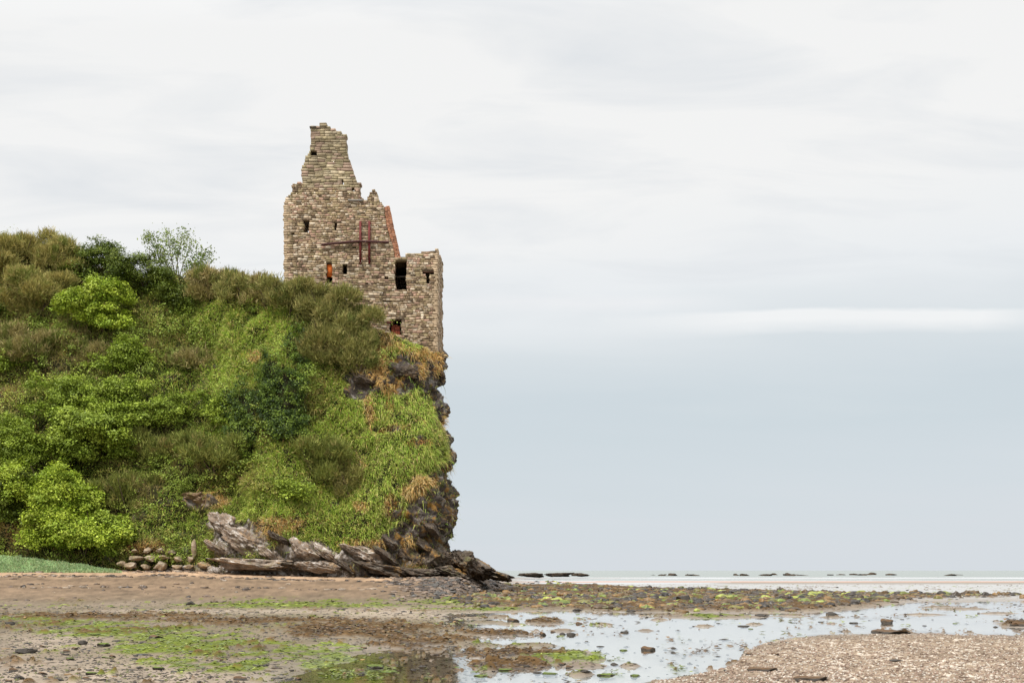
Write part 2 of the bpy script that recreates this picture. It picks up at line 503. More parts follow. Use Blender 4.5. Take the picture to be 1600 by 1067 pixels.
PAL = {
    'bright': [lin(168, 196, 100), lin(184, 204, 116), lin(198, 208, 136), lin(150, 184, 92), lin(206, 206, 150)],
    'dull': [lin(162, 174, 96), lin(178, 180, 116), lin(146, 160, 88), lin(190, 184, 130), lin(134, 150, 80)],
    'scrub': [lin(164, 152, 108), lin(178, 162, 122), lin(146, 142, 94), lin(188, 172, 140), lin(136, 142, 86)],
    'straw': [lin(224, 200, 150), lin(220, 184, 130), lin(228, 212, 170), lin(210, 184, 128)],
    'bracken': [lin(196, 158, 114), lin(180, 142, 100), lin(204, 180, 136), lin(156, 144, 92)],
}
for k_ in PAL:
    PAL[k_] = np.array(PAL[k_]) * {'bright': np.array([0.97, 0.97, 0.56]), 'dull': np.array([0.92, 0.92, 0.60]), 'scrub': np.array([0.95, 0.92, 0.72]), 'straw': np.array([1.0, 0.95, 0.80]), 'bracken': np.array([0.95, 0.92, 0.8])}[k_]


IVY = [(440, 630, 32, 54), (455, 665, 26, 20), (425, 590, 16, 30), (382, 662, 20, 54), (350, 632, 22, 12), (466, 550, 20, 24)]


def zone_colours(px, py, rg):
    n = len(px)
    nz = lambda s_, sd: 0.55 * fbm(px / s_, py / s_, 0.7, 3, sd)
    sc = np.stack([
        np.clip(ell(px, py, BRIGHT), 0, 1) * 1.5 + nz(26, 71),
        np.full(n, 0.42) + nz(30, 72),
        np.clip(ell(px, py, SCRUB), 0, 1) * 1.5 + nz(28, 73),
        np.clip(ell(px, py, STRAW), 0, 1) * 2.6 + 0.7 * nz(12, 74) - 0.12,
        np.clip(ell(px, py, BRACKEN), 0, 1) * 2.2 + 0.5 * nz(14, 75) - 0.2], 1)
    streak = fbm((px * 0.86 - py * 0.5) / 6.0, (px * 0.5 + py * 0.86) / 70.0, 0.4, 3, 76) * sstep(380, 520, px)
    sc[:, 3] += 1.15 * streak; sc[:, 1] += 0.5 * streak
    sc += rg.gumbel(0, 0.17, sc.shape)
    z = sc.argmax(1)
    keys = ['bright', 'dull', 'scrub', 'straw', 'bracken']
    z0 = z.copy()
    mixr = rg.random(n)
    z0[mixr < 0.20] = 1; z0[mixr < 0.07] = 3
    c = np.zeros((n, 3))
    for i, k in enumerate(keys):
        m = z0 == i
        c[m] = PAL[k][rg.integers(0, len(PAL[k]), m.sum())]
    c *= (1 + 0.24 * rg.standard_normal((n, 1))).clip(0.5, 1.7) 
    return z, c


def blades(p, d, length, width, droop, col, rg, tipcol=1.1):
    """bent two-segment blades"""
    n = len(p)
    side = unit(np.cross(d, rg.standard_normal((n, 3))))
    Lh = length[:, None]; w = width[:, None] * 0.5
    down = np.array([0, 0, -1.0])
    p1 = p + d * Lh * 0.55 + down * (droop * length * 0.12)[:, None]
    p2 = p + d * Lh * 0.95 + down * (droop * length * 0.5)[:, None]
    V = np.stack([p - side * w, p + side * w, p1 - side * w * 0.8, p1 + side * w * 0.8, p2], 1).reshape(-1, 3)
    i = np.arange(n)[:, None] * 5
    q = i + np.array([[0, 1, 3, 2]]); t = i + np.array([[2, 3, 4]])
    C = np.repeat(col[:, None], 5, 1) * np.array([0.95, 0.95, 1.0, 1.0, tipcol])[None, :, None]
    return V, [q, t], C.reshape(-1, 3)


def build_grass():
    rg = np.random.default_rng(101)
    p, nn, rkv, px, py = hill_samples(620000, 5)
    clump = fbm(p[:, 0] / 0.5, p[:, 1] / 0.5, p[:, 2] / 0.7, 2, 55)
    keep = (rg.random(len(p)) > rkv * 0.97) & (clump + 0.6 * rg.random(len(p)) > -0.25) & (px > -320) & (py < 893) & (ell(px, py, IVY) + 0.25 * rg.random(len(p)) < 0.45)
    p, nn, px, py, clump = p[keep], nn[keep], px[keep], py[keep], clump[keep]
    thin = (px < 330) & (py > 560) & (rg.random(len(p)) < 0.55)
    p, nn, px, py, clump = p[~thin], nn[~thin], px[~thin], py[~thin], clump[~thin]
    z, col = zone_colours(px, py, rg)
    n = len(p)
    up = np.array([0.10, -0.25, 0.75])
    d = unit(nn * 0.75 + up + 0.55 * rg.standard_normal((n, 3)))
    ln = rg.uniform(0.2, 0.6, n) * (1 + 0.9 * np.clip(clump, -0.4, 0.7))
    steep = sstep(520, 620, px)
    dr = rg.uniform(0.4, 1.5, n) + 0.6 * steep
    wd = rg.uniform(0.018, 0.04, n)
    scr = (z == 2) | (z == 4)
    dr[scr] *= 0.4; wd[scr] *= 0.7
    g = ~scr
    for msk, name, label, mat in ((g, 'grass', 'rough green and straw coloured grass covering the headland slope', M_GRASS),
                                  (scr, 'undergrowth', 'brown and olive scrub and dead bracken matted over the slope', M_SCRUB)):
        V, Fc, C = blades(p[msk], d[msk], ln[msk] * (1.25 if name == 'undergrowth' else 1), wd[msk], dr[msk], col[msk], rg)
        tag(make_mesh(name, V, Fc, mat, tint=C), label, kind='stuff')


build_grass()


def dead_grass():
    rg = np.random.default_rng(103)
    spots = [(590, 560, 14, 22, 1500), (597, 590, 10, 16, 900), (575, 585, 14, 9, 700), (606, 612, 8, 12, 500), (668, 556, 26, 9, 1500), (660, 578, 8, 14, 600), (684, 575, 9, 10, 500), (640, 548, 20, 6, 500), (618, 540, 10, 8, 400),
             (645, 770, 18, 10, 700), (668, 755, 18, 7, 400), (610, 785, 9, 14, 350), (565, 790, 14, 8, 350), (690, 660, 8, 14, 300), (655, 690, 20, 5, 300), (605, 640, 8, 14, 250), (440, 822, 26, 10, 500), (420, 830, 18, 10, 350), (545, 850, 20, 6, 350),
             (590, 848, 18, 6, 350), (640, 845, 10, 10, 300), (335, 772, 20, 7, 350), (230, 853, 30, 7, 500), (700, 720, 6, 20, 250), (620, 668, 26, 5, 250), (665, 870, 10, 14, 250), (580, 655, 6, 20, 200)]
    P, Nn = [], []
    for (a, b, rx, ry, n) in spots:
        idx = np.argwhere(((FX - a) / rx) ** 2 + ((FY - b) / ry) ** 2 < 1)
        if not len(idx):
            continue
        pk = idx[rg.integers(0, len(idx), int(n * 0.55))]
        P.append(HG[pk[:, 0], pk[:, 1]]); Nn.append(HN[pk[:, 0], pk[:, 1]])
    P, Nn = np.concatenate(P), np.concatenate(Nn)
    n = len(P)
    P = P + 0.08 * rg.standard_normal((n, 3))
    d = unit(Nn * 0.9 + np.array([0.15, -0.3, 0.15]) + 0.45 * rg.standard_normal((n, 3)))
    pal = np.array([lin(210, 172, 106), lin(218, 188, 130), lin(200, 154, 88), lin(176, 164, 92), lin(178, 136, 78)])
    tone = np.clip(((fbm(P[:, 0] / 0.8, P[:, 1] / 0.8, P[:, 2] / 0.8, 2, 109) + 0.5) * 5).astype(int) + rg.integers(-1, 2, n), 0, 4)
    V, Fc, C = blades(P, d, rg.uniform(0.2, 0.55, n), rg.uniform(0.02, 0.045, n), rg.uniform(0.6, 1.8, n), pal[tone] * (1 + 0.2 * rg.standard_normal((n, 1))).clip(0.5, 1.5), rg)
    tag(make_mesh('dead_grass', V, Fc, M_GRASS, tint=C), 'orange tan tufts of dead grass hanging over the rock edges', kind='stuff')


dead_grass()


def beach_grass():
    rg = np.random.default_rng(102)
    n = 26000
    px = rg.uniform(-330, 190, n)
    v = rg.random(n)
    top = tab(px, [(-330, 868), (0, 866), (60, 872), (120, 880), (190, 892)])
    py = top + (895 - top) * v + 3.0 * fbm(px / 14, v * 3, 0.2, 2, 133)
    D = 94.5 - 1.6 * v + 0.6
    p = np.stack([(px - 800) / F * D, D, EYE + (HOR - py) / F * D], 1)
    p[:, 2] -= 0.05
    d = unit(np.array([0.1, -0.25, 1.0]) + 0.4 * rg.standard_normal((n, 3)))
    pal = np.array([lin(152, 178, 128), lin(168, 190, 142), lin(136, 162, 114), lin(180, 196, 148)])
    pal = np.concatenate([pal, [lin(190, 186, 140)]])
    col = pal[np.where(rg.random(n) < 0.14, 4, rg.integers(0, 4, n))] * (1 + 0.2 * rg.standard_normal((n, 1)))
    V, Fc, C = blades(p, d, rg.uniform(0.12, 0.3, n), rg.uniform(0.02, 0.04, n), rg.uniform(0.4, 1.2, n), col, rg)
    tag(make_mesh('dune_grass', V, Fc, M_GRASS, tint=C), 'low bank of fresh bluish green grass at the back of the sand', kind='stuff')
    # the bank under it
    us = np.linspace(-340, 200, 80); vs = np.linspace(-0.4, 1.15, 14)
    UU, VV = np.meshgrid(us, vs)
    top = tab(UU, [(-340, 868), (0, 866), (60, 872), (120, 880), (200, 893)])
    yy = np.where(VV < 0, top, top + (896 - top) * VV); DD = 94.5 - 1.6 * np.clip(VV, 0, 2) + 0.6 - 6 * np.minimum(VV, 0)
    G = np.stack([(UU - 800) / F * DD, DD, EYE + (HOR - yy) / F * DD - 0.04], -1)
    make_b = make_mesh('grass_bank', G.reshape(-1, 3), grid_faces(14, 80), tint_material('turf', 0.9, 3, 0.7, 1.2), tint=np.tile(lin(130, 156, 104), (G.size // 3, 1)), smooth=True)
    tag(make_b, 'low turf bank between the sand and the scrub', kind='structure')


beach_grass()


# ------------------------------------------------------------------ shrubs
def leaf_cloud(c, outw, n_per, spread, size, col, rg, up_bias=0.8):
    m = len(c)
    n = m * n_per
    idx = np.repeat(np.arange(m), n_per)
    p = c[idx] + rg.standard_normal((n, 3)) * spread
    nrm = unit(outw[idx] * 0.6 + np.array([0, 0, up_bias]) + 0.55 * rg.standard_normal((n, 3)))
    t = unit(np.cross(nrm, rg.standard_normal((n, 3)))); b = np.cross(nrm, t)
    s_ = size * rg.uniform(0.6, 1.35, n)[:, None]
    V = np.stack([p - t * s_ * 0.55, p + b * s_ * 0.3, p + t * s_ * 0.55, p - b * s_ * 0.3], 1).reshape(-1, 3)
    Fc = np.arange(n * 4).reshape(-1, 4)
    cc = col[idx] * (1 + 0.18 * rg.standard_normal((n, 1))).clip(0.5, 1.6)
    return V, Fc, np.repeat(cc, 4, 0)


def tube(pts, r0, r1, k=6):
    pts = np.asarray(pts, float)
    tang = unit(np.gradient(pts, axis=0))
    a = unit(np.cross(tang, np.array([0.31, 0.9, 0.2]))); b = np.cross(tang, a)
    rr = np.linspace(r0, r1, len(pts))[:, None, None]
    th = np.linspace(0, 2 * math.pi, k, endpoint=False)
    V = pts[:, None] + rr * (np.cos(th)[None, :, None] * a[:, None] + np.sin(th)[None, :, None] * b[:, None])
    n = len(pts)
    f = [[i * k + j, i * k + (j + 1) % k, (i + 1) * k + (j + 1) % k, (i + 1) * k + j] for i in range(n - 1) for j in range(k)]
    return V.reshape(-1, 3), np.array(f)


def merge(parts):
    Vs, Fs, off = [], [], 0
    for v, f in parts:
        Vs.append(v); Fs.append(f + off); off += len(v)
    return np.concatenate(Vs), np.concatenate(Fs)


def stems_mesh(root, rad, rg, n=6, bark=lin(92, 78, 62)):
    parts = []
    for k in range(n):
        th = rg.uniform(0, 2 * math.pi); e = rg.uniform(0.5, 0.95)
        tip = root + np.array([math.cos(th) * rad[0] * e * 0.8, math.sin(th) * rad[1] * e * 0.8, rad[2] * rg.uniform(0.9, 1.6)])
        mid = root + (tip - root) * 0.5 + rg.standard_normal(3) * 0.12 * rad[2]
        parts.append(tube([root - np.array([0, 0, 0.4]), mid, tip], 0.07, 0.015, 5))
    V, Fc = merge(parts)
    return V, Fc, np.tile(bark, (len(V), 1))


GREENS = {
    'vivid': [lin(158, 184, 86), lin(172, 196, 98), lin(138, 168, 76)],
    'mid': [lin(138, 164, 82), lin(152, 176, 92), lin(122, 148, 72)],
    'deep': [lin(108, 130, 66), lin(122, 142, 72), lin(94, 116, 58)],
    'gorse': [lin(156, 152, 100), lin(140, 140, 90), lin(170, 160, 114), lin(126, 132, 80)],
    'brown': [lin(168, 154, 114), lin(150, 142, 98), lin(182, 166, 132), lin(140, 142, 90), lin(128, 134, 80)],
    'tan': [lin(172, 158, 106), lin(156, 150, 96), lin(184, 172, 122), lin(138, 144, 84)],
    'olive': [lin(142, 148, 84), lin(126, 136, 76), lin(156, 158, 96), lin(112, 122, 66), lin(160, 150, 104)],
}


def lobes(ctr, rad, rg, seed, density, core=0.6):
    """points and outward directions over a crown made of several uneven lobes, ragged towards the ground"""
    P, Dr = [], []
    nl = int(rg.integers(8, 13))
    for j in range(nl):
        if j == 0:
            lc, lr = np.zeros(3), np.array([core, core + 0.1, core + 0.02])
        else:
            th = rg.uniform(0, 2 * math.pi)
            lc = np.array([math.cos(th) * rg.uniform(0.4, 1.05), rg.uniform(-0.5, 0.3), rg.uniform(-0.75, 0.6)])
            lr = np.array([rg.uniform(0.22, 0.5), rg.uniform(0.3, 0.5), rg.uniform(0.2, 0.46)])
        m = int(np.clip(rad[0] * rad[2] * math.pi * density * lr[0] * lr[2] * 1.15, 6, 40000))
        dirs = unit(rg.standard_normal((m * 3, 3)))
        dirs = dirs[(dirs[:, 2] > -0.75) & (dirs[:, 1] < 0.6)][:m]
        lump = 0.85 + 0.55 * fbm(dirs[:, 0] * 2.4 + seed, dirs[:, 1] * 2.4 + j, dirs[:, 2] * 2.4, 3, seed)
        rr = (rg.uniform(0.3, 1.0, len(dirs)) ** 0.5) * lump
        P.append(ctr + (lc + dirs * rr[:, None] * lr) * rad)
        Dr.append(dirs)
    return np.concatenate(P), np.concatenate(Dr)


def shrub(px, py, rx, rz, kind, label, group, seed, lean=0.0):
    """px, py: middle of the crown in the photograph; rx, rz: half width and half height in photo pixels"""
    rg = np.random.default_rng(1000 + seed)
    gp, gn = hill_at(px, py + rz * 0.75)
    k = gp[1] / F
    rad = np.array([rx * k, rx * k * 0.75, rz * k])
    ctr = np.array([(px - 800) / F * (gp[1] + 0.2), gp[1] + 0.2, EYE + (HOR - py) / F * gp[1]])
    root = gp.copy()
    o = empty('shrub' if kind in ('vivid', 'mid', 'deep') else 'gorse_bush', root, label, 'shrub', group)
    pal = np.array(GREENS[kind]) * (np.array([1.02, 0.92, 0.48]) * (0.8 if kind == 'deep' else 1.0) if kind in ('vivid', 'mid', 'deep') else np.array([0.93, 0.93, 0.68]))
    if kind in ('vivid', 'mid', 'deep'):
        c, dirs = lobes(ctr - np.array([0, 0.35 * rad[1], 0]), rad, rg, seed, 9.0, 0.76)
        col = pal[rg.integers(0, len(pal), len(c))] * (1 + 0.16 * rg.standard_normal((len(c), 1))).clip(0.6, 1.5)
        V, Fc, C = leaf_cloud(c, dirs, 64, np.array([0.25, 0.24, 0.13]) * rg.uniform(0.85, 1.15), 0.15 * rg.uniform(0.85, 1.2), col, rg, 0.9)
        make_mesh('foliage', V, Fc, M_LEAF, o, C, loc=root)
    else:
        p, dirs = lobes(ctr, rad, rg, seed, 850)
        p = p + 0.16 * rg.standard_normal(p.shape)
        d = unit(dirs * 0.6 + np.array([0, -0.1, 0.9]) + 0.45 * rg.standard_normal(dirs.shape))
        cl = fbm(p[:, 0] / 0.6, p[:, 1] / 0.6, p[:, 2] / 0.6, 2, seed + 3)
        col = pal[np.clip(((cl + 0.6) / 1.2 * len(pal)).astype(int), 0, len(pal) - 1)] * (1 + 0.25 * rg.standard_normal((len(p), 1))).clip(0.4, 1.7)
        V, Fc, C = blades(p, d, rg.uniform(0.22, 0.5, len(p)), rg.uniform(0.025, 0.05, len(p)), rg.uniform(0, 0.4, len(p)), col, rg)
        make_mesh('foliage', V, Fc, M_SCRUB, o, C, loc=root)
    V, Fc, C = stems_mesh(root, rad, rg)
    make_mesh('stems', V, Fc, M_BARK, o, C, loc=root)
    return o


GS, GG = 'leafy shrubs on the headland', 'gorse and bramble scrub on the headland'
SHRUBS = [
    (162, 404, 50, 38, 'deep', 'dark dense shrub on the skyline, left one of the dark pair on the crest', GS),
    (228, 424, 54, 42, 'deep', 'dark dense shrub on the skyline directly below the thin leafy sapling', GS),
    (160, 474, 64, 50, 'vivid', 'bright yellowish green shrub below the dark pair on the crest', GS),
    (278, 462, 34, 24, 'deep', 'small dark green shrub at the left end of the vivid grass patch', GS),
    (205, 556, 42, 34, 'mid', 'round mid green shrub halfway up the slope, well left of the ivy', GS),
    (122, 618, 64, 36, 'mid', 'green shrub in the brown scrub just above the widest shrub', GS),
    (196, 612, 36, 30, 'mid', 'small green shrub right of the middle of the slope scrub', GS),
    (272, 640, 44, 34, 'mid', 'loose green shrub between the ivy and the left shrubs', GS),
    (30, 694, 58, 66, 'mid', 'tall dark shrub cut by the left edge of the picture, above the sand', GS),
    (6, 770, 44, 54, 'deep', 'deep shaded shrub under the tall shrub at the left edge', GS),
    (140, 670, 84, 54, 'mid', 'widest green shrub, just above the brightest round shrub', GS),
    (90, 768, 64, 64, 'vivid', 'brightest round yellow green shrub low on the left of the slope', GS),
    (132, 834, 72, 42, 'vivid', 'low bright shrub spreading at the foot of the round bright shrub', GS),
    (192, 832, 34, 38, 'mid', 'low green shrub at the left end of the tumbled stone wall', GS),
    (12, 470, 24, 24, 'deep', 'dark shrub at the left edge below the brown skyline scrub', GS),
    (10, 560, 30, 32, 'mid', 'green shrub at the left edge halfway up the slope', GS),
    (345, 640, 22, 26, 'mid', 'small leafy shrub just left of the hanging ivy', GS),
    (455, 765, 26, 18, 'mid', 'small green shrub low in the slope grass above the pale rocks', GS),
]
for i, a in enumerate(SHRUBS):
    shrub(*a, seed=i)
GORSE = [
    (452, 466, 46, 34, 'gorse', 'olive gorse bush against the left corner of the tower', GG),
    (505, 490, 54, 42, 'gorse', 'olive gorse bush below the orange window of the tower', GG),
    (548, 518, 48, 48, 'gorse', 'large olive gorse bush at the right end of the gorse below the tower', GG),
    (500, 532, 52, 38, 'gorse', 'lower olive gorse bush in front of the gorse below the tower', GG),
    (558, 558, 24, 34, 'gorse', 'dark gorse bush hanging down beside the orange dead grass', GG),
    (470, 462, 42, 26, 'gorse', 'olive gorse bush hiding the foot of the tower below its left slit window', GG),
    (335, 442, 38, 28, 'brown', 'brown bush on the skyline right of the sapling', GG),
    (376, 450, 38, 28, 'gorse', 'olive bush on the skyline midway between sapling and tower', GG),
    (416, 456, 38, 28, 'brown', 'brown twiggy bush on the skyline just left of the tower', GG),
    (25, 390, 58, 34, 'tan', 'tan bush on the skyline at the left edge', GG),
    (85, 402, 52, 30, 'tan', 'olive tan bush on the skyline left of the dark shrubs', GG),
    (60, 456, 64, 40, 'tan', 'broad tan bush on the upper left slope below the skyline', GG),
    (60, 545, 60, 38, 'brown', 'brown bush halfway up the left slope above the leafy shrubs', GG),
    (150, 555, 40, 24, 'brown', 'brown twiggy bush halfway up between two green shrubs', GG),
    (198, 770, 50, 32, 'olive', 'dull olive bramble bush right of the brightest round shrub', GG),
    (262, 702, 52, 32, 'olive', 'olive brown bush in the middle of the slope', GG),
    (334, 712, 52, 32, 'olive', 'olive bush above the overhanging boulder', GG),
    (300, 560, 40, 22, 'brown', 'brown bush under the vivid grass patch', GG),
    (505, 715, 56, 36, 'olive', 'dark olive bush in the grass below the large ivy patch', GG),
    (545, 755, 26, 28, 'gorse', 'dark olive bush beside the dark hollow low on the slope', GG),
]
for i, a in enumerate(GORSE):
    shrub(*a, seed=60 + i)


def ivy(cells, label, seed):
    rg = np.random.default_rng(3000 + seed)
    P, NN = [], []
    for (a, b, rx, ry, n) in cells:
        m = (np.abs((FX - a) / rx) ** 2 + np.abs((FY - b) / ry) ** 2) < 1
        idx = np.argwhere(m)
        pick = idx[rg.integers(0, len(idx), n)]
        P.append(HG[pick[:, 0], pick[:, 1]]); NN.append(HN[pick[:, 0], pick[:, 1]])
    P, NN = np.concatenate(P), np.concatenate(NN)
    lump = 0.35 + 0.9 * np.abs(fbm(P[:, 0] / 0.9, P[:, 1] / 0.9, P[:, 2] / 1.3, 2, seed))
    c = P + NN * lump[:, None]
    pal = np.array([lin(66, 86, 34), lin(92, 114, 42), lin(50, 68, 28), lin(116, 136, 50)])
    col = pal[rg.integers(0, 4, len(c))] * (1 + 0.15 * rg.standard_normal((len(c), 1))).clip(0.6, 1.5)
    root = P[np.argmin(P[:, 2])]
    V, Fc, C = leaf_cloud(c, NN, 24, np.array([0.14, 0.14, 0.13]), 0.12, col, rg, 0.45)
    o = make_mesh('ivy', V, Fc, M_LEAF, None, C, loc=root)
    tag(o, label, 'ivy', 'ivy hanging on the slope')


def ground_cover():
    rg = np.random.default_rng(404)
    p, nn, rkv, px, py = hill_samples(26000, 17)
    nz = fbm(p[:, 0] / 1.8, p[:, 1] / 1.8, p[:, 2] / 1.8, 3, 406)
    grassy = np.clip(ell(px, py, BRIGHT), 0, 1)
    left = sstep(560, 380, px)
    keep = (rkv < 0.3) & (px > -320) & (px < 640) & (py < 880) & (ell(px, py, IVY) < 0.3) & (nz + 0.25 * rg.standard_normal(len(p)) > 0.0 + 0.45 * grassy + 0.35 * (1 - left))
    p, nn, nz = p[keep], nn[keep], nz[keep]
    pal = np.array([lin(142, 164, 84), lin(158, 176, 98), lin(124, 146, 74), lin(154, 150, 96), lin(172, 188, 104)]) * np.array([0.84, 0.82, 0.48])
    tone = np.clip(((fbm(p[:, 0] / 3.5, p[:, 1] / 3.5, p[:, 2] / 3.5, 2, 407) + 0.5) * 5).astype(int) + rg.integers(-1, 2, len(p)), 0, 4)
    col = pal[tone] * (1 + 0.18 * rg.standard_normal((len(p), 1))).clip(0.6, 1.5)
    mound = np.clip(fbm(p[:, 0] / 1.5, p[:, 1] / 1.5, p[:, 2] / 1.5, 2, 408) + 0.1, 0, 1)[:, None]
    c = p + nn * (rg.uniform(0.15, 0.5, (len(p), 1)) + 1.5 * mound)
    V, Fc, C = leaf_cloud(c, nn, 20, np.array([0.2, 0.2, 0.12]), 0.12, col, rg, 0.8)
    tag(make_mesh('bramble_cover', V, Fc, M_LEAF, tint=C), 'low tangled bramble leaves spreading between the shrubs', kind='stuff')


ground_cover()
ivy([(440, 630, 36, 58, 420), (455, 665, 30, 22, 120), (425, 590, 18, 34, 90)], 'large dark ivy patch hanging over the middle of the slope', 1)
ivy([(382, 662, 24, 58, 240), (350, 632, 28, 16, 80)], 'narrow dark ivy curtain with a dark hollow at its top left', 2)
ivy([(466, 550, 24, 28, 150)], 'small dark ivy clump above the large ivy patch', 3)


def sapling():
    rg = np.random.default_rng(77)
    root, _ = hill_at(278, 440)
    D = root[1]
    o = empty('sapling', root, 'thin airy sapling with sparse leaves standing against the sky on the crest', 'tree')
    parts = []
    tips = []
    for (tx, ty) in [(262, 362), (240, 372), (300, 380), (285, 366), (318, 404), (306, 412), (250, 395), (272, 378), (232, 378), (322, 396)]:
        tip = W(tx, ty, D + rg.uniform(-0.8, 0.8))
        base = root + np.array([rg.uniform(-.25, .25), rg.uniform(-.2, .2), -0.3])
        mid = base + (tip - base) * 0.5 + np.array([0, 0, 0.35]) + rg.standard_normal(3) * 0.1
        parts.append(tube([base, mid, tip], 0.05, 0.012, 5))
        for q in (0.55, 0.7, 0.85, 1.0, 1.08):
            tips.append(mid + (tip - mid) * (q * 2 - 1) + rg.standard_normal(3) * 0.2)
    V, Fc = merge(parts)
    make_mesh('trunk', V, Fc, M_BARK, o, np.tile(lin(120, 112, 92), (len(V), 1)), loc=root)
    c = np.array(tips)
    pal = np.array([lin(116, 134, 62), lin(100, 120, 50), lin(134, 146, 78)])
    V, Fc, C = leaf_cloud(c, unit(rg.standard_normal(c.shape)), 64, np.array([0.28, 0.28, 0.26]), 0.16, pal[rg.integers(0, 3, len(c))], rg, 0.3)
    make_mesh('crown', V, Fc, M_LEAF, o, C, loc=root)


sapling()


# ------------------------------------------------------------------ the ruined tower
TD = 104.0                          # distance of the tower front
TK = TD / F


def tx(px): return (px - 800) * TK
def tz(py): return EYE + (HOR - py) * TK


def scan(poly, z):
    xs = []
    n = len(poly)
    for i in range(n):
        (x0, z0), (x1, z1) = poly[i], poly[(i + 1) % n]
        if (z0 <= z) != (z1 <= z):
            xs.append(x0 + (z - z0) / (z1 - z0) * (x1 - x0))
    xs.sort()
    return [(xs[i], xs[i + 1]) for i in range(0, len(xs) - 1, 2)]


def masonry(name, parent, mat, poly, openings, f0, thick, pal, ch=(0.09, 0.19), sl=(0.13, 0.44), seed=0, axis='x', rough=0.017, joint=0.008, core=lin(134, 118, 94), jag=0.09, missing=0.0):
    """coursed rubble: every stone is a block through the wall, laid row by row inside the outline"""
    rg = np.random.default_rng(500 + seed)
    zs = [p[1] for p in poly]
    z = min(zs)
    V, C = [], []
    def box(a0, a1, z0, z1, b0, b1, col, jit):
        j = rg.uniform(-jit, jit, (8, 3)) if jit else np.zeros((8, 3))
        v = np.array([[a0, b0, z0], [a1, b0, z0], [a1, b1, z0], [a0, b1, z0], [a0, b0, z1], [a1, b0, z1], [a1, b1, z1], [a0, b1, z1]]) + j
        V.append(v); C.append(np.tile(col, (8, 1)))
    while z < max(zs):
        h = rg.uniform(*ch)
        zm = z + h / 2
        iv = scan(poly, zm)
        for (a0, z0, a1, z1) in openings:
            if z0 < zm < z1:
                nv = []
                for (s_, e_) in iv:
                    if a1 <= s_ or a0 >= e_: nv.append((s_, e_))
                    else:
                        if a0 > s_: nv.append((s_, a0))
                        if a1 < e_: nv.append((a1, e_))
                iv = nv
        for (s_, e_) in iv:
            lo, hi = s_ + rg.uniform(-jag, jag) * 0.5, e_ + rg.uniform(-jag, jag) * 0.5
            if hi - lo < 0.08: continue
            box(lo + 0.05, hi - 0.05, z, z + h, f0 + 0.06, f0 + thick - 0.06, core, 0)
            a = lo
            while a < hi - 0.05:
                ln = rg.uniform(*sl)
                quoin = seed == 1 and (abs(a - lo) < 1e-6 and lo < tx(446) or hi - a < 0.5 and hi > tx(682))
                if quoin: ln = 0.5 if int(z / 0.3) % 2 else 0.3
                if hi - (a + ln) < sl[0] * 0.6: ln = hi - a
                split = 2 if (h > 0.2 and rg.random() < 0.25) else 1
                for q in range(split):
                    if rg.random() < missing: continue
                    cz0, cz1 = z + h * q / split, z + h * (q + 1) / split
                    col = pal[rg.integers(0, len(pal))] * 1.14 * float(np.clip(1 + 0.12 * rg.standard_normal(), 0.5, 1.6)) * np.array([0.97, 0.99, 1.03])
                    if quoin: col = pal[2] * float(rg.uniform(1.0, 1.2))
                    off = rg.uniform(-rough, rough)
                    box(a + joint, a + ln - joint, cz0 + joint, cz1 - joint, f0 + off, f0 + thick + rg.uniform(-rough, rough), col, 0.012)
                a += ln
        z += h
    V = np.concatenate(V); C = np.concatenate(C)
    wv = 0.09 * fbm(V[:, 0] / 0.9, V[:, 2] / 0.6, seed * 3.1, 3, 61) if sl[1] > 0.35 else 0.0
    V[:, 2] = V[:, 2] + wv
    V[:, 0] = V[:, 0] + (0.06 * fbm(V[:, 0] / 0.7, V[:, 2] / 0.35, seed * 1.7 + 9, 2, 62) if sl[1] > 0.35 else 0.0)
    if axis == 'y':
        V = V[:, [1, 0, 2]]
    n = len(V) // 8
    fb = np.array([[0, 1, 5, 4], [1, 2, 6, 5], [2, 3, 7, 6], [3, 0, 4, 7], [4, 5, 6, 7], [3, 2, 1, 0]])
    if axis == 'y':
        fb = fb[:, ::-1]
    Fc = (np.arange(n)[:, None, None] * 8 + fb[None]).reshape(-1, 4)
    return make_mesh(name, V, Fc, mat, parent, C, loc=np.array(parent.location))


def box_mesh(name, parent, mat, lo, hi, col, seg=1):
    lo, hi = np.array(lo), np.array(hi)
    b = np.array([[0, 0, 0], [1, 0, 0], [1, 1, 0], [0, 1, 0], [0, 0, 1], [1, 0, 1], [1, 1, 1], [0, 1, 1]], float)
    V = lo + b * (hi - lo)
    Fc = np.array([[0, 1, 5, 4], [1, 2, 6, 5], [2, 3, 7, 6], [3, 0, 4, 7], [4, 5, 6, 7], [3, 2, 1, 0]])
    return make_mesh(name, V, Fc, mat, parent, np.tile(col, (8, 1)), loc=np.array(parent.location))


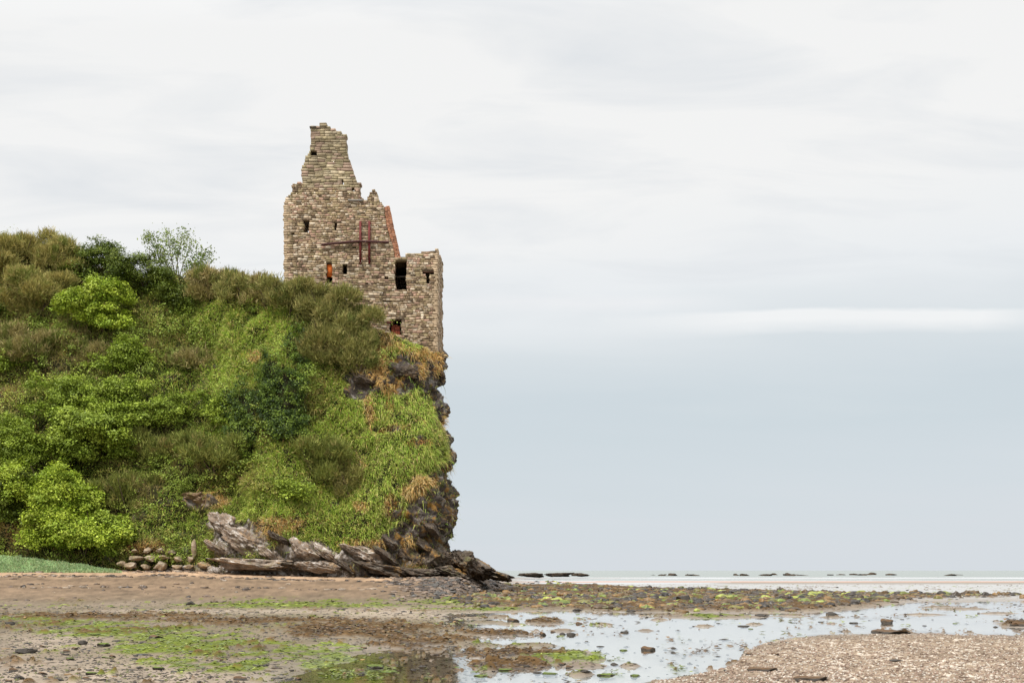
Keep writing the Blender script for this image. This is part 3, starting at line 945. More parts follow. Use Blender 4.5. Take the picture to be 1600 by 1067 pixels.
def build_tower():
    T = empty('ruined_tower', (tx(566), TD + 4, tz(520)), 'roofless ruined stone tower with a broken gable, standing on the cliff top', 'castle')
    P = lambda L_: [(tx(a), tz(b)) for a, b in L_]
    R = lambda a, b, c, d: (tx(a), tz(d), tx(c), tz(b))
    rub = np.array([lin(164, 142, 112), lin(146, 124, 95), lin(180, 158, 130), lin(130, 108, 83), lin(168, 136, 114), lin(196, 178, 152), lin(110, 92, 72), lin(154, 136, 102)])
    tan = np.array([lin(164, 148, 116), lin(150, 136, 104), lin(174, 158, 128), lin(140, 124, 96), lin(156, 132, 112)])
    front = P([(443, 575), (443, 318), (449, 306), (456, 300), (456, 287), (470, 285), (474, 293), (520, 294), (548, 300), (560, 298), (562, 306), (572, 314), (576, 304), (583, 297), (587, 300), (591, 311), (600, 322),
               (603, 350), (612, 380), (617, 404), (632, 404), (632, 398), (648, 398), (662, 397), (668, 393), (678, 391), (681, 387), (684, 388), (684, 557), (640, 557), (640, 575)])
    ops = [R(475, 344, 483, 363), R(510, 411, 519, 443), R(536, 414, 543, 430), R(617, 408, 635, 452), R(660, 423.5, 677, 428), R(666, 428, 671, 442), R(609, 500, 627, 524), R(522, 347, 526, 358),
           R(455, 365, 461, 368), R(551, 386, 555, 390), R(600, 433, 607, 436), R(548, 468, 566, 471), R(640, 516, 650, 518), R(598, 470, 612, 473), R(486, 392, 490, 395), R(570, 442, 575, 445)]
    masonry('front_wall', T, M_STONE, front, ops, TD, 1.4, rub, seed=1)
    gable = P([(470, 298), (470, 262), (475, 246), (484, 233), (484, 197), (489, 193), (508, 191), (513, 195), (520, 199), (526, 203), (540, 207), (541, 238), (547, 252), (552, 268), (556, 282), (565, 284), (561, 290), (561, 306), (550, 306), (520, 299)])
    masonry('gable', T, M_STONE, gable, [R(484, 233, 494, 240), R(533, 280, 536, 287), R(549, 292, 552, 296)], TD + 0.35, 0.9, tan, ch=(0.16, 0.26), sl=(0.3, 0.7), seed=2, rough=0.02, joint=0.01)
    masonry('brick_lining', T, M_BRICK, P([(600, 323), (608, 321), (614, 350), (622, 385), (626, 404), (617, 404), (612, 380), (603, 350)]), [], TD + 0.05, 0.8, np.array([lin(172, 122, 92), lin(160, 110, 82), lin(178, 132, 104), lin(146, 104, 80)]), ch=(0.075, 0.09), sl=(0.2, 0.3), seed=3, rough=0.012, joint=0.006, core=lin(130, 90, 66), jag=0.02)
    # side and back walls, ruined lower than the front
    zt = tz
    lx, rx = tx(443), tx(684)
    d0, d1 = TD + 1.42, TD + 6.4
    masonry('side_wall', T, M_STONE, [(d0, zt(575)), (d0, zt(330)), (d0 + 1.5, zt(335)), (d0 + 2.5, zt(352)), (d0 + 3.6, zt(346)), (d1, zt(360)), (d1, zt(575))], [], lx, 1.3, rub, seed=4, axis='y')
    masonry('side_wall', T, M_STONE, [(d0, zt(557)), (d0, zt(387)), (d0 + 1.6, zt(388)), (d0 + 3, zt(378)), (d1, zt(376)), (d1, zt(557))], [], rx - 1.3, 1.3, rub, seed=5, axis='y')
    masonry('back_wall', T, M_STONE, [(lx, zt(575)), (lx, zt(385)), (tx(500), zt(370)), (tx(540), zt(392)), (tx(590), zt(380)), (tx(600), zt(372)), (tx(650), zt(374)), (rx, zt(378)), (rx, zt(557))], [], d1, 1.2, rub, seed=6)
    # unseen slabs added inside to block light and keep the rooms dark
    for zz in (340, 399, 456):
        x1 = tx(600) if zz == 340 else rx - 1.35
        box_mesh('shading_slab', T, M_STONE, (lx + 1.35, TD + 1.45, zt(zz) - 0.2), (x1, d1 - 0.05, zt(zz) + 0.2), rub[1] * 0.8)
    # iron bracing: two uprights, a long tie bar
    red = lin(104, 36, 32)
    for cx in (563.2, 577.2):
        b = box_mesh('iron_upright', T, M_IRON, (tx(cx - 1.7), TD - 0.13, tz(413)), (tx(cx + 1.7), TD - 0.045, tz(346)), red)
        for q in (350, 379.5, 409):
            box_mesh('bolt_plate', b, M_IRON, (tx(cx - 2.6), TD - 0.15, tz(q + 2)), (tx(cx + 2.6), TD - 0.042, tz(q - 2)), red * 0.8).location = Vector((0, 0, 0))
    for (a, b_, c, d_) in [(503, 383.2, 534, 380.2), (534, 380.0, 562, 377.8), (562, 377.8, 608, 379.4)]:
        p0, p1 = np.array([tx(a), TD - 0.17, tz(b_)]), np.array([tx(c), TD - 0.17, tz(d_)])
        V, Fc = tube([p0, (p0 + p1) / 2, p1], 0.09, 0.09, 6)
        make_mesh('tie_bar', V, Fc, M_IRON, T, np.tile(lin(70, 34, 30), (len(V), 1)), loc=np.array(T.location))
    # orange brick blocking in the slit window, brick and timber in the low opening, bars in the tall window
    box_mesh('brick_blocking', T, M_BRICK, (tx(510.3), TD + 0.22, tz(431)), (tx(519), TD + 0.6, tz(412.5)), lin(206, 108, 48))
    masonry('brick_patch', T, M_BRICK, P([(610.5, 524), (610.5, 507), (618, 506), (624, 508), (625, 524)]), [], TD + 0.35, 0.4, np.array([lin(160, 84, 62), lin(140, 74, 54), lin(112, 60, 46)]), ch=(0.075, 0.09), sl=(0.2, 0.28), seed=8, rough=0.012, joint=0.006, core=lin(100, 60, 46), jag=0.02)
    box_mesh('lintel', T, M_TIMBER, (tx(604), TD - 0.03, tz(505.5)), (tx(614), TD + 0.5, tz(502.5)), lin(88, 46, 38))
    box_mesh('lintel', T, M_TIMBER, (tx(659), TD + 0.05, tz(425.2)), (tx(678), TD + 0.5, tz(423.3)), lin(96, 70, 58))
    w = box_mesh('window_frame', T, M_TIMBER, (tx(617.2), TD + 0.5, tz(431)), (tx(634.8), TD + 0.6, tz(429.4)), lin(62, 56, 50))
    for cx in (621.5, 626, 630.5):
        box_mesh('bar', w, M_IRON, (tx(cx - 0.5), TD + 0.47, tz(452)), (tx(cx + 0.5), TD + 0.497, tz(408)), lin(54, 48, 46)).location = Vector((0, 0, 0))
    box_mesh('dark_backing', T, M_STONE, (tx(482), TD + 0.95, tz(242)), (tx(497), TD + 1.3, tz(231)), lin(60, 54, 46))  # plate added behind the gable hole, its shade put into the dark colour
    # overhanging slab course at the wall head and the cap on the chimney
    box_mesh('coping_slab', T, M_STONE, (tx(544), TD - 0.12, tz(314.5)), (tx(567), TD + 1.2, tz(312.2)), lin(150, 146, 140))
    box_mesh('coping_slab', T, M_STONE, (tx(483), TD + 0.2, tz(198)), (tx(493), TD + 1.3, tz(196)), lin(84, 76, 66))
    return T


build_tower()

# ------------------------------------------------------------------ rocks
def cube_sphere(n):
    g = np.linspace(-1, 1, n)
    A, B = np.meshgrid(g, g)
    V, Fc = [], []
    off = 0
    for ax in range(3):
        for sg in (-1, 1):
            p = np.zeros((n, n, 3)); p[..., ax] = sg; p[..., (ax + 1) % 3] = A * sg; p[..., (ax + 2) % 3] = B
            V.append(p.reshape(-1, 3)); Fc.append(grid_faces(n, n) + off); off += n * n
    V = np.concatenate(V); Fc = np.concatenate(Fc)
    key = np.round(V * 1e5).astype(np.int64)
    _, first, inv = np.unique(key, axis=0, return_index=True, return_inverse=True)
    return unit(V[first]), np.asarray(inv).reshape(-1)[Fc]


CS = {n: cube_sphere(n) for n in (7, 12, 26, 40)}


def rock_shape(n, seed, cuts=12, rough=0.12, layered=0.0, dip=(0.5, 0.1, 0.85)):
    rg = np.random.default_rng(9000 + seed)
    V, Fc = CS[n]
    V = V.copy() * 1.15
    for _ in range(cuts):
        nrm = unit(rg.standard_normal(3)); dd = rg.uniform(0.55, 0.9)
        e = V @ nrm - dd
        V = V - np.where(e > 0, e, 0)[:, None] * nrm
    r = unit(V)
    V = V + r * (rough * fbm(V[:, 0] * 2.5 + seed, V[:, 1] * 2.5, V[:, 2] * 2.5, 4, seed))[:, None]
    if layered:
        dn = unit(np.array(dip)); s_ = V @ dn * 3.6 + 1.3 * fbm(V[:, 0] * 2.4, V[:, 1] * 2.4, V[:, 2] * 2.4, 4, seed + 5)
        fr_ = s_ - np.floor(s_)
        V = V + r * (layered * (np.where(fr_ < 0.75, fr_ / 0.75, (1 - fr_) / 0.25) - 0.5))[:, None]
    return V, Fc


def rot_y(V, a):
    c, s_ = math.cos(a), math.sin(a)
    return np.stack([V[:, 0] * c + V[:, 2] * s_, V[:, 1], -V[:, 0] * s_ + V[:, 2] * c], 1)


def outcrop(px, py, rx, rz, ry, tilt, label, seed, mat=None, name='rock_outcrop', d=None, back=0.35, n=40, layered=0.10, rough=0.3, group='rocks at the foot of the headland'):
    if d is None:
        gp, _ = hill_at(px, py); d = gp[1] + back
    c = W(px, py, d)
    V, Fc = rock_shape(n, seed, 22, rough, layered)
    V = V * np.array([rx * d / F, ry, rz * d / F])
    V = rot_y(V, math.radians(tilt)) + c
    o = make_mesh(name, V, Fc, mat or M_ROCK, loc=c)
    return tag(o, label, 'rock', group)


outcrop(308, 779, 32, 12, 1.3, 6, 'mossy overhanging boulder jutting from the turf above the pale slab', 1, M_MOSSY, layered=0.04)
outcrop(350, 822, 30, 18, 1.0, 38, 'upper pale lichened slab just below the overhanging boulder', 2, back=-0.35)
outcrop(380, 846, 46, 20, 1.5, 24, 'largest pale lichened slab, tilted down to the right above the long low ledge', 3, back=-0.45)
outcrop(392, 882, 78, 13, 1.8, 3, 'long low rounded ledge resting on the sand', 4, back=-0.6)
outcrop(474, 862, 32, 16, 1.2, 30, 'jagged grey slab right of the largest pale slab', 5, back=-0.35)
outcrop(500, 886, 44, 12, 1.5, 8, 'flat dark ledge on the sand under the jagged grey slab', 6, back=-0.5)
outcrop(570, 866, 38, 18, 1.4, 18, 'dark rock with a white lichened top in the middle of the cliff foot', 7, M_ROCK, back=-0.2)
outcrop(590, 888, 46, 13, 1.6, 10, 'dark layered ledge on the sand below the white topped rock', 8, M_DARKROCK, back=-0.4)
outcrop(640, 872, 28, 17, 1.2, 35, 'dark layered rock rising between the white topped rock and the cliff', 9, M_DARKROCK)
outcrop(676, 874, 34, 26, 1.5, 42, 'dark layered rock at the very foot of the cliff corner', 10, M_DARKROCK)
outcrop(655, 895, 40, 9, 1.6, 6, 'low ledge on the sand in front of the cliff corner', 11, M_DARKROCK, back=-0.6)
outcrop(632, 584, 28, 14, 0.9, 10, 'grey rock outcrop under the right corner of the tower', 12, M_DARKROCK, layered=0.2, group='rocks high on the headland')
outcrop(574, 596, 26, 13, 0.9, 14, 'dark rock outcrop below the orange dead grass', 13, M_DARKROCK, layered=0.2, group='rocks high on the headland')
outcrop(690, 590, 8, 12, 0.8, 0, 'orange lichened rock knob jutting at the cliff edge below the tower', 14, M_DARKROCK, layered=0.2, n=26, group='rocks high on the headland')
for i, (px, py, rx, rz, tl, pale) in enumerate([(335, 850, 20, 9, 30, 1), (420, 862, 24, 10, 34, 1), (438, 838, 18, 9, 28, 0), (448, 878, 22, 8, 14, 0), (508, 862, 20, 10, 36, 1), (536, 878, 20, 9, 30, 0), (545, 852, 16, 8, 26, 1),
                                               (606, 866, 20, 10, 38, 0), (622, 888, 22, 8, 24, 0), (606, 842, 14, 10, 44, 0), (660, 846, 16, 12, 46, 0), (676, 824, 14, 14, 50, 0)]):
    outcrop(px, py + 4, rx * 1.3, rz * 0.8, 1.1, tl, 'small %s slab wedged between the larger rocks of the cliff foot' % ('pale lichened' if pale else 'dark tilted'), 70 + i, M_ROCK if pale else M_DARKROCK, n=26, rough=0.2, back=-0.3, group='small slabs of the cliff foot')
# rocky point running down into the sea
outcrop(718, 880, 32, 22, 3.0, 24, 'tallest slab of the rocky point, leaning on the cliff', 15, M_DARKROCK, d=101)
outcrop(748, 890, 36, 16, 3.2, 22, 'middle slab of the rocky point sloping to the sea', 16, M_DARKROCK, d=103)
outcrop(775, 898, 34, 9, 3.4, 14, 'lowest slab at the seaward tip of the rocky point', 17, M_DARKROCK, d=104)
outcrop(700, 896, 40, 12, 2.5, 10, 'broad ledge in front of the rocky point', 18, M_DARKROCK, d=99)
for i, (px, w, h, wd) in enumerate([(834, 22, 3.6, 'largest low dark skerry just off the rocky point'), (872, 28, 2.8, 'flat dark skerry second out from the rocky point'), (908, 16, 2.2, 'small dark skerry farthest out from the rocky point')]):
    outcrop(px, 898, w, h + 1, 4.0, 0, wd, 30 + i, M_SEAROCK, name='skerry', d=260 + 20 * i, n=12, group='skerries on the sea')
rgk = np.random.default_rng(88)
for i in range(34):
    cxk, sk = [(1042, 14), (1080, 10), (1158, 24), (1200, 26), (1240, 16), (1312, 16), (1350, 18), (1395, 6), (1490, 5)][i % 9]
    outcrop(cxk + rgk.normal(0, sk * 0.8), 899 + rgk.uniform(-0.4, 0.5), rgk.uniform(2.5, 10), rgk.uniform(2.0, 4.2), rgk.uniform(3, 8), rgk.uniform(-6, 6), 'low dark skerry in the line of rocks far out on the sea', 140 + i, M_SEAROCK, name='skerry', d=480 + rgk.uniform(-60, 60), n=12, group='far line of skerries')


def stone_wall():
    rg = np.random.default_rng(55)
    g0, _ = hill_at(250, 885)
    T = empty('tumbled_wall', W(250, 890, g0[1] - 0.8), 'tumbled dry stone wall of pale blocks at the foot of the grass', 'wall')
    D = g0[1] - 0.9
    for (px, py, w, h) in [(204, 884, 15, 6), (228, 886, 13, 6), (252, 884, 14, 7), (276, 886, 12, 5), (296, 885, 12, 6), (212, 872, 12, 6), (236, 873, 11, 6), (256, 871, 13, 6), (278, 874, 10, 6), (231, 859, 11, 6), (250, 861, 10, 5), (210, 861, 8, 4), (268, 863, 8, 5), (298, 873, 9, 5), (190, 880, 9, 6), (320, 884, 11, 6)]:
        V, Fc = rock_shape(12, int(px * 7 + py), 18, 0.16)
        w, h = w * rg.uniform(0.6, 1.0), h * rg.uniform(0.6, 1.05)
        k = D / F
        V = rot_y(V * np.array([w * k, 0.5, h * k * 1.15]), rg.uniform(-0.15, 0.15)) + W(px, py, D + (890 - py) * 0.025)
        make_mesh('stone', V, Fc, M_PALE, T, loc=np.array(T.location))
    V, Fc = rock_shape(12, 96, 26, 0.14)
    V = V * np.array([0.22, 0.2, 0.70]) + W(303, 858, D + 0.6)
    tag(make_mesh('standing_stone', V, Fc, M_PALE, loc=W(303, 872, D + 0.6)), 'narrow upright pale stone at the right end of the tumbled wall', 'stone')


stone_wall()

# ------------------------------------------------------------------ beach and tidal flats
def q_of(x, y):
    return 800 + x / y * F, HOR + EYE * F / y


UP = [(600, 950), (690, 961), (760, 957), (900, 954), (1000, 957), (1250, 958), (1350, 951), (1420, 941), (1600, 939), (2400, 939)]
LO = [(600, 1150), (960, 1085), (1010, 1066), (1080, 1056), (1150, 1038), (1165, 1016), (1200, 1003), (1260, 994), (1400, 988), (1600, 993), (2400, 1005)]
ISLES = [(742, 1008, 36, 3.5), (905, 1053, 18, 2.5), (828, 1008, 34, 2.5), (704, 1002, 36, 5), (930, 1030, 14, 2), (760, 1046, 16, 2.5), (985, 1040, 12, 1.6), (880, 985, 18, 1.6), (940, 975, 16, 1.4), (1010, 985, 12, 1.2), (765, 990, 62, 3.5), (805, 1036, 66, 6), (850, 1030, 60, 5), (872, 1020, 46, 4), (910, 1040, 26, 4), (852, 971, 24, 4), (780, 963, 14, 2), (1110, 963, 78, 2.4), (790, 1018, 70, 3), (1392, 989, 28, 3), (1180, 975, 12, 1.2), (1100, 978, 12, 1.2),
         (1030, 968, 10, 1.5), (760, 972, 30, 2), (1590, 975, 26, 4), (800, 975, 20, 1.5), (740, 966, 26, 1.6), (1300, 964, 20, 1.2), (1240, 962, 24, 1.0), (1440, 960, 30, 1.0), (1500, 951, 40, 1.0), (1560, 958, 26, 1.0), (1470, 948, 30, 1.0)]
ALG_L = [(742, 1008, 40, 4), (905, 1053, 20, 3), (828, 1008, 36, 3), (930, 1030, 16, 3), (760, 1046, 18, 3), (985, 1040, 14, 2.4), (470, 946, 210, 6.5), (800, 942, 240, 6), (1130, 937, 200, 4.5), (130, 976, 150, 6), (40, 968, 90, 5), (300, 1012, 170, 22), (200, 990, 190, 16), (470, 1028, 190, 20), (850, 1028, 110, 12), (1110, 963, 84, 3), (560, 1055, 120, 14), (750, 953, 120, 2.5), (330, 1045, 120, 14)]
WEED_L = [(170, 964, 180, 5.5), (420, 972, 230, 5), (560, 984, 170, 13), (640, 1002, 110, 14), (765, 990, 70, 5), (800, 1022, 110, 8), (850, 971, 30, 5), (800, 1040, 70, 8), (1392, 990, 34, 4), (1590, 975, 30, 5)]


def field_right(qx, qy):
    top = tab(qx, [(700, 930), (800, 912), (850, 907), (1000, 918), (1150, 921), (1300, 925), (1450, 928), (1600, 929), (2400, 930)])
    bot = tab(qx, [(600, 950), (700, 950), (900, 954), (1000, 957), (1250, 957), (1300, 952), (1380, 944), (1450, 937), (1600, 936), (2400, 936)])
    return np.minimum((qy - top) / 2.0, (bot - qy) / 4.0) - 3 * sstep(760, 680, qx)


def ground_fields(x, y):
    qx, qy = q_of(x, np.maximum(y, 3))
    nA = fbm(x / 0.55, y / 1.6, 0.1, 4, 201)
    nB = fbm(x / 1.6, y / 4.5, 0.6, 4, 202)
    nC = fbm(x / 0.16, y / 0.45, 0.3, 3, 203)
    nF = fbm(x / 9, y / 30, 0.2, 3, 204)
    # signed distance-like field of the pool (positive inside)
    pool = np.minimum((qy - tab(qx, UP)) / 4.0, (tab(qx, LO) - qy) / 9.0)
    pool = np.minimum(pool, (qx - 695) / 25.0)
    dark = 1.25 - np.sqrt(((qx - 640) / 170) ** 2 + ((qy - 1085) / 62) ** 2)
    pool = np.maximum(pool, dark * 2.0)
    wet = 1.2 - np.sqrt(((qx - 660) / 120) ** 2 + ((qy - 968) / 14) ** 2)
    isl = np.full(np.shape(x), -9.0)
    for (a, b, rx, ry) in ISLES:
        isl = np.maximum(isl, 1.2 - np.sqrt(((qx - a) / rx) ** 2 + ((qy - b) / ry) ** 2))
    pool = np.minimum(pool, -isl * 1.4 + 0.0)
    fr_ = field_right(qx, qy)
    pool = pool - 0.6 * np.clip(fr_, 0, 1)
    calm = 1 - 0.55 * sstep(0.8, 2.2, pool)
    z = -0.05 * np.clip(pool + (0.9 * nA + 0.5 * nB) * calm, -1.0, 1.3)
    z = z + (0.015 * nC + 0.02 * nA) * calm
    # sand bars and shallow sea beyond the weed field
    sea = sstep(150, 175, y) * sstep(760, 860, qx)
    bar = 0.055 + 0.05 * np.exp(-((qy - 909.0) / 0.9) ** 2) - 0.05 * np.exp(-((qy - 905.3) / 1.2) ** 2)
    z = z * (1 - sea) + sea * (-0.03 + bar + 0.012 * nB)
    deep = sstep(335, 400, y)
    z = z - 6 * deep
    # beach rising to the headland
    y0 = EYE * F / (tab(qx, [(-600, 956), (0, 948), (300, 944), (600, 941), (700, 934), (800, 921), (900, 912), (1000, 905)]) - HOR)
    zb = tab(qx, [(-600, 1.52), (0, 1.52), (300, 1.5), (540, 1.13), (700, 1.02), (780, 0.72), (840, 0.42), (900, 0.12), (930, 0.0)])
    rise = np.clip((y - y0) / np.maximum(95 - y0, 8), 0, 1.05)
    fade = 1 - sstep(108, 140, y) * sstep(560, 700, qx)
    beach = zb * rise * fade
    z = z * (1 - 0.75 * sstep(0, 0.2, rise) * (zb > 0)) + beach
    # gravel bank on the right
    grav = np.minimum((qy - tab(qx, LO)) / 9.0, (qx - 1000) / 110.0) + 0.6 * nA + 0.9 * nB
    z = z + 0.028 * sstep(-1.5, 4, grav) + 0.02 * nC * sstep(0, 1, grav) + 0.05 * sstep(4, 11, grav)
    return dict(qx=qx, qy=qy, nA=nA, nB=nB, nC=nC, nF=nF, pool=pool, rise=rise * (zb > 0.02) * fade, grav=grav, field=fr_, z=z, sea=sea, deep=deep, isl=isl)


def masks(f):
    qx, qy = f['qx'], f['qy']
    m = f['isl'] * 0
    alg = ell(qx, qy, ALG_L); wd = ell(qx, qy, WEED_L)
    fld = np.clip(f['field'], -1, 1)
    alg = np.clip(alg, 0, 1) * 0.95 + 1.0 * f['nA'] + 0.7 * f['nC'] - 0.52
    band = np.exp(-((qy - tab(qx, [(600, 946), (900, 941), (1100, 936), (1300, 931), (1600, 930)])) / 5) ** 2) * sstep(1400, 1250, qx)
    wd = np.maximum(np.clip(wd, 0, 1) * 1.05, np.clip(fld, 0, 1) * 0.72) + 0.8 * f['nB'] + 0.75 * f['nC'] + 0.3 * f['nA'] - 0.40
    alg = alg + 0.25 * band * (fld > 0)
    wd = wd - 0.25 * band
    dry = sstep(0.25, 0.05, f['rise'])
    ok = (1 - sstep(0, 0.6, f['grav'])) * dry * (1 - f['sea'])
    return np.clip(alg * 4, 0, 1) * ok, np.clip(wd * 4, 0, 1) * ok


def build_ground():
    qrow = np.concatenate([np.array([1e9]), np.array([2600, 1900, 1500, 1350, 1250, 1180, 1140]), np.arange(1112, 925, -0.62), np.arange(925, 893.2, -0.34), np.array([893, 892.6, 892.2, 891.8, 891.5, 891.3, 891.15])])
    yr = EYE * F / (qrow - HOR)
    yr[0] = 0.5
    yr = np.concatenate([[-40, -10], yr])
    qc = np.concatenate([np.array([-2600, -1800, -1200, -800]), np.arange(-520, 2120, 1.9), np.array([2400, 2800, 3400, 4200])])
    yy = np.broadcast_to(yr[:, None], (len(yr), len(qc)))
    xx = (qc[None, :] - 800) / F * (np.maximum(yy, 0) + 9)
    f = ground_fields(xx.ravel(), yy.ravel())
    alg, wd = masks(f)
    z = f['z'] + 0.07 * wd * np.clip(f['nC'] + 0.4, 0, 1) + 0.025 * alg + 0.16 * np.clip(f['field'], 0, 1) * np.clip(f['nB'] + 0.2, 0, 1)
    rg = np.random.default_rng(8)
    mud = lin(126, 112, 95) * (1 + 0.35 * f['nC'] + 0.25 * f['nA'])[:, None]
    olive = np.clip(0.5 + 1.3 * fbm(xx.ravel() / 2.5, yy.ravel() / 5, 3.3, 3, 207), 0, 1) * sstep(1500, 300, f['qx'])
    mud = mud + (lin(98, 90, 62) - mud) * (0.7 * olive)[:, None]
    pm = np.clip(ell(f['qx'], f['qy'], [(160, 1062, 300, 34), (620, 960, 160, 11), (400, 957, 300, 5), (80, 1005, 120, 16)]), 0, 1) * np.clip(0.7 + 0.9 * f['nA'] + 0.5 * f['nB'], 0, 1)
    mud = mud + (lin(166, 151, 134) - mud) * (0.85 * pm)[:, None]
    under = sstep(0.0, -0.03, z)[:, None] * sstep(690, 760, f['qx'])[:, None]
    mud = mud + (lin(216, 215, 212) - mud) * under * 0.7  # pool bed whitened to stand in for sky brightness reflected by the water
    speck = noise(xx.ravel() / 0.11, yy.ravel() / 0.3, 0.5, 221)
    mud = np.where(((speck > 0.62) & (z > 0))[:, None], lin(74, 64, 50), mud)
    mud = mud * (1 - 0.25 * np.clip(f['nB'] + 0.1, 0, 1))[:, None]
    r = f['rise'] + 0.10 * f['nB'] + 0.04 * f['nA']
    sand_lo, sand_mid, sand_hi = lin(114, 98, 79), lin(124, 104, 83), lin(170, 142, 114)
    sand = sand_lo + (sand_mid - sand_lo) * sstep(0.05, 0.45, r)[:, None]
    sand = sand + (sand_hi - sand) * sstep(0.72, 0.92, r)[:, None]
    wrack = np.exp(-((r - 0.70) / 0.035) ** 2) + 0.5 * np.exp(-((r - 0.34) / 0.03) ** 2)
    sand = sand * (1 - 0.28 * wrack * np.clip(0.5 + f['nA'], 0, 1))[:, None] * (1 + 0.25 * f['nC'] + 0.2 * f['nB'] + 0.2 * f['nA'] + 0.2 * noise(xx.ravel() / 0.9, yy.ravel() / 1.3, 0.4, 231) + 0.25 * noise(xx.ravel() / 0.3, yy.ravel() / 0.6, 0.4, 232))[:, None]
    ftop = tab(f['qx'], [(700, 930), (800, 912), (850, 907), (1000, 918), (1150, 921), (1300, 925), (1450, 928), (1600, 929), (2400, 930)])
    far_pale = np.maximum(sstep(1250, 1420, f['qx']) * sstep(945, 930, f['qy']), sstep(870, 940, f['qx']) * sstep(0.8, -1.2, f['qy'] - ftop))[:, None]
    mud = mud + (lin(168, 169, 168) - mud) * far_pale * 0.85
    shore = sstep(0.0, 0.18, f['rise'])[:, None]
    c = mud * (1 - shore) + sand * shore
    # darker shingle towards the point
    sh = (sstep(600, 720, f['qx']) * sstep(0.02, 0.1, f['rise']))[:, None]
    c = c * (1 - sh) + sh * lin(104, 90, 76) * (1 + 0.4 * f['nC'] + 0.3 * f['nA'])[:, None]
    g = sstep(-0.2, 2.4, f['grav'] + 0.8 * f['nC'])[:, None]
    sp = noise(xx.ravel() / 0.06, yy.ravel() / 0.15, 0, 211) + 0.8 * noise(xx.ravel() / 0.13, yy.ravel() / 0.35, 0, 212)
    gr = lin(140, 123, 103) * (1 + 0.30 * sp + 0.15 * f['nB'])[:, None].clip(0.35, 1.8)
    gr = np.where((sp > 0.75)[:, None], lin(196, 184, 168), gr)
    gr = np.where((sp < -0.85)[:, None], lin(88, 70, 56), gr)
    c = c * (1 - g) + gr * g
    s_ = f['sea'][:, None]
    lw = fbm(xx.ravel() / 45, yy.ravel() / 22, 0.9, 3, 241)
    sea_c = lin(166, 168, 168) * (1 + 0.3 * lw)[:, None]
    sea_c = np.where((lw < -0.28)[:, None], lin(136, 128, 118), sea_c)
    sea_c = np.where(((np.abs(f['qy'] - 909.0) < 0.9) & (f['nF'] > -0.35))[:, None], lin(172, 140, 122), sea_c)
    c = c * (1 - s_) + sea_c * s_
    a = alg[:, None]; w = wd[:, None]
    algc = lin(92, 102, 30) * (1 + 0.6 * f['nC'] + 0.4 * f['nA'])[:, None]
    wdc = lin(76, 56, 28) * (1 + 0.8 * f['nC'] + 0.5 * f['nA'])[:, None]
    c = c * (1 - a) + algc * a
    c = c * (1 - w) + wdc * w
    c = np.clip(c, 0.008, 0.85)
    m, nt, out = new_mat('tidal_sand')
    at = N(nt, 'ShaderNodeAttribute', attribute_name='tint'); wt = N(nt, 'ShaderNodeAttribute', attribute_name='wet')
    co = coords(nt)
    v = ramp(nt, ntex(nt, co, 14, 5, 0.7), 0.3, 0.7, 0.78, 1.22)
    mul = N(nt, 'ShaderNodeVectorMath', operation='SCALE'); L(nt, at.outputs['Color'], mul.inputs[0]); L(nt, v, mul.inputs['Scale'])
    b = N(nt, 'ShaderNodeBsdfPrincipled'); L(nt, mul.outputs[0], b.inputs['Base Color'])
    L(nt, ramp(nt, wt.outputs['Fac'], 0, 1, 0.9, 0.38), b.inputs['Roughness'])
    L(nt, ramp(nt, wt.outputs['Fac'], 0, 1, 0.2, 0.5), b.inputs['Specular IOR Level'])
    bp = N(nt, 'ShaderNodeBump'); bp.inputs['Strength'].default_value = 0.5; bp.inputs['Distance'].default_value = 0.02
    L(nt, ntex(nt, co, 22, 5, 0.7), bp.inputs['Height']); L(nt, bp.outputs[0], b.inputs['Normal'])
    L(nt, b.outputs[0], out.inputs[0])
    wetv = np.clip(sstep(0.06, -0.01, z) * (1 - f['rise'] * 5), 0, 1) * (1 - 0.6 * np.clip(f['grav'], 0, 1))
    V = np.stack([xx.ravel(), yy.ravel(), z], 1)
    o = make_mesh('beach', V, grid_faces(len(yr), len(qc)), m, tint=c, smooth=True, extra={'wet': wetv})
    tag(o, 'sand beach and muddy tidal flat with pools and seaweed', kind='structure')


build_ground()


def ground_z(x, y):
    f = ground_fields(np.atleast_1d(np.asarray(x, float)), np.atleast_1d(np.asarray(y, float)))
    return f


def water_sheet(name, y0, y1, half, z, rough, bump, bscale, base, label, tint=(1, 1, 1)):
    m, nt, out = new_mat(name + '_surface')
    co = coords(nt, (1, 0.35, 1))
    bp = N(nt, 'ShaderNodeBump'); bp.inputs['Strength'].default_value = bump; bp.inputs['Distance'].default_value = 0.05
    L(nt, ntex(nt, co, bscale, 5, 0.6), bp.inputs['Height'])
    gl = N(nt, 'ShaderNodeBsdfGlossy'); gl.inputs['Roughness'].default_value = rough; gl.inputs['Color'].default_value = (*tint, 1); L(nt, bp.outputs[0], gl.inputs['Normal'])
    fr_ = N(nt, 'ShaderNodeFresnel'); fr_.inputs['IOR'].default_value = 1.33; L(nt, bp.outputs[0], fr_.inputs['Normal'])
    if base is None:
        und = N(nt, 'ShaderNodeBsdfTransparent'); und.inputs[0].default_value = (0.97, 0.98, 0.97, 1)
    else:
        und = N(nt, 'ShaderNodeBsdfDiffuse'); und.inputs[0].default_value = (*base, 1)
    mx = N(nt, 'ShaderNodeMixShader'); L(nt, fr_.outputs[0], mx.inputs[0]); L(nt, und.outputs[0], mx.inputs[1]); L(nt, gl.outputs[0], mx.inputs[2])
    L(nt, mx.outputs[0], out.inputs[0])
    V = np.array([[-half, y0, z], [half, y0, z], [half, y1, z], [-half, y1, z]])
    o = make_mesh(name, V, np.array([[0, 1, 2, 3]]), m)
    tag(o, label, kind='structure')


